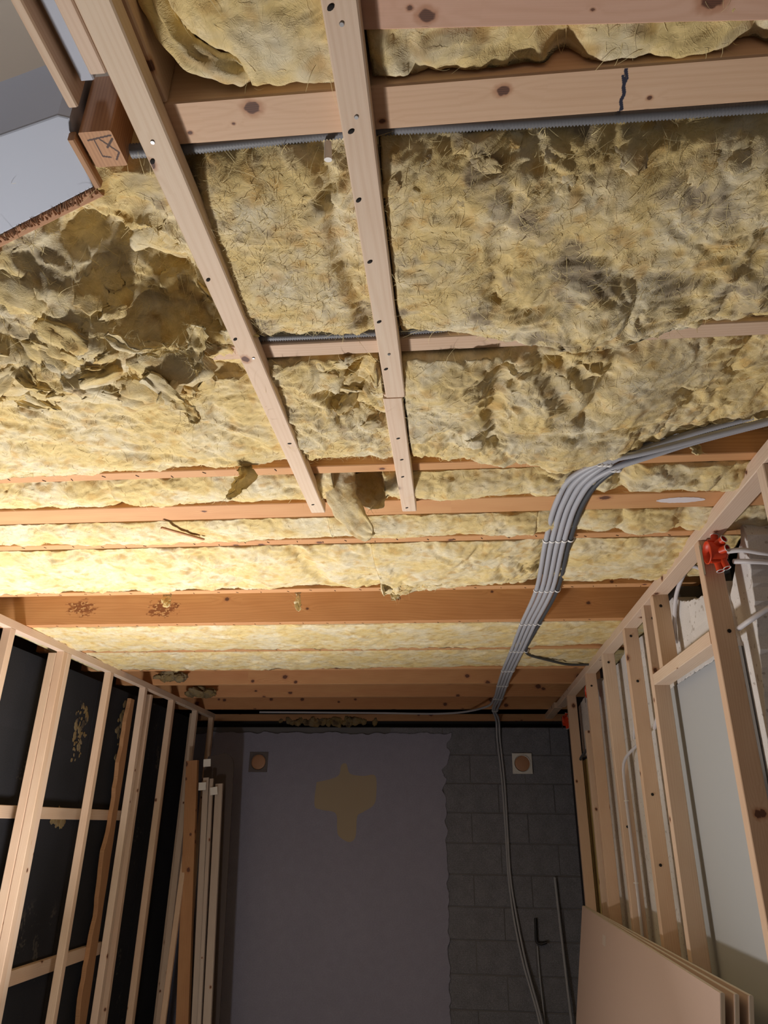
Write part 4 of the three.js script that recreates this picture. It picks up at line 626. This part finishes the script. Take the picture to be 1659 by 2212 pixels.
// hanging flap in the middle
flap({ pts: [[-.335, 2.70, -2.0], [-.345, 2.65, -2.03], [-.325, 2.59, -2.06], [-.28, 2.53, -2.07], [-.235, 2.485, -2.06]], wid: .12, thick: .034, normal: [-.45, -.65, .6], seed: 81, label: 'pale wool flap hanging down between the batten ends', dirt: .08, amp: .25, curl: .004, rag: .1, fibres: 300 });
flap({ pts: [[-.27, 2.72, -2.08], [-.255, 2.68, -2.1], [-.25, 2.63, -2.1], [-.25, 2.58, -2.08]], wid: .12, thick: .014, normal: [.2, 0, 1], seed: 84, label: 'brownish inner layer behind the hanging pale flap', dirt: .4, amp: .25, curl: .008, rag: .3, fibres: 120 });
flap({ pts: [[-.62, 2.64, -1.88], [-.61, 2.6, -1.87], [-.625, 2.56, -1.865], [-.65, 2.53, -1.86]], wid: .07, thick: .01, normal: [0, -.1, 1], seed: 87, label: 'small torn tuft hanging left of the left batten near its end', dirt: .2, amp: .4, rag: .8, fibres: 100 });
flap({ pts: [[.712, 2.70, -1.88], [.713, 2.66, -1.875], [.715, 2.63, -1.872]], wid: .03, thick: .006, normal: [0, 0, 1], seed: 90, label: 'tiny pointed tuft beneath the conduits near the right plate', dirt: .05, amp: .15, rag: .2, fibres: 20, cell: .003 });
for (const [x, y, z, w, l, s, lab] of [[-1.36, 2.64, -3.19, .06, .05, 93, 'tiny tuft dangling at the left of the empty bay'], [-.72, 2.64, -3.19, .04, .08, 96, 'tiny tuft dangling in the middle of the empty bay'], [-.26, 2.63, -3.1, .09, .05, 99, 'torn tuft bulging down at the near edge of the empty bay']]) flap({ pts: [[x, y + .02, z], [x + .005, y - l * .3, z + .01], [x + .012, y - l, z + .015]], wid: w, thick: .014, normal: [0, -.1, 1], seed: s, label: lab, dirt: .1, amp: .25, rag: .8, fibres: 30, cell: .004 });
// wood scrap stuck in the wool and residue on the black boards
tag(board('wood_sliver', [-.978, 2.618, -2.43], [-.966, 2.624, -2.26], 'z', W.old, null, {}), 'thin wood sliver stuck on the bright insulation strip', 'sliver').rotation.y = -.75;
const SB = 'scraps on the black boards';
cluster('wool_scrap', [-2.596, 1.645, -4.87], [1, 0, 0], [.002, .05, .1], 16, .012, .04, 111, .5, .18, 'pale wool scrap stuck under the upper rail on the black board', SB);
cluster('wool_scrap', [-2.598, 2.2, -4.93], [1, 0, 0], [.001, .26, .12], 60, .006, .028, 114, 1.4, .12, 'grey wool residue scattered on the black board between the first studs', SB);
cluster('wool_scrap', [-2.598, 2.32, -5.56], [1, 0, 0], [.001, .26, .07], 34, .008, .034, 117, 1.2, .12, 'wool residue strip beside the wavy brown board', SB);
const FE = 'loose wool at the far end';
cluster('wool_tuft', [-2.2, 2.70, -5.46], [0, -1, .3], [.16, .03, .05], 22, .02, .06, 121, .6, .6, 'loose wool tuft at the left end of the far bare joists', FE);
cluster('wool_tuft', [-2.15, 2.68, -6.07], [0, -1, .3], [.16, .03, .05], 22, .02, .06, 124, .8, .6, 'loose wool tuft in the far left ceiling corner', FE);
cluster('wool_tuft', [-1.25, 2.575, -7.15], [0, -.5, 1], [.6, .025, .012], 60, .015, .045, 127, .9, .6, 'rough brownish wool along the top of the far wall', FE);
// flakier torn spots on the nearer batts
const clumpSpots = [[B.mid2, 30, 205, -.22, -1.5, .07, .14, .012, .04], [B.right5, 30, 208, -.25, -3.05, .12, .05, .012, .035], [B.right1, 24, 202, .3, -.86, .4, .04, .01, .03]];
for (const [m, n, sd, x, z, rx, rz, r0, r1] of clumpSpots) addClumps(m, n, sd, r0, r1, .5, (px, pz) => Math.exp(-Math.pow((px - x) / rx, 2) - Math.pow((pz - z) / rz, 2)));
renderer.render(scene, camera);
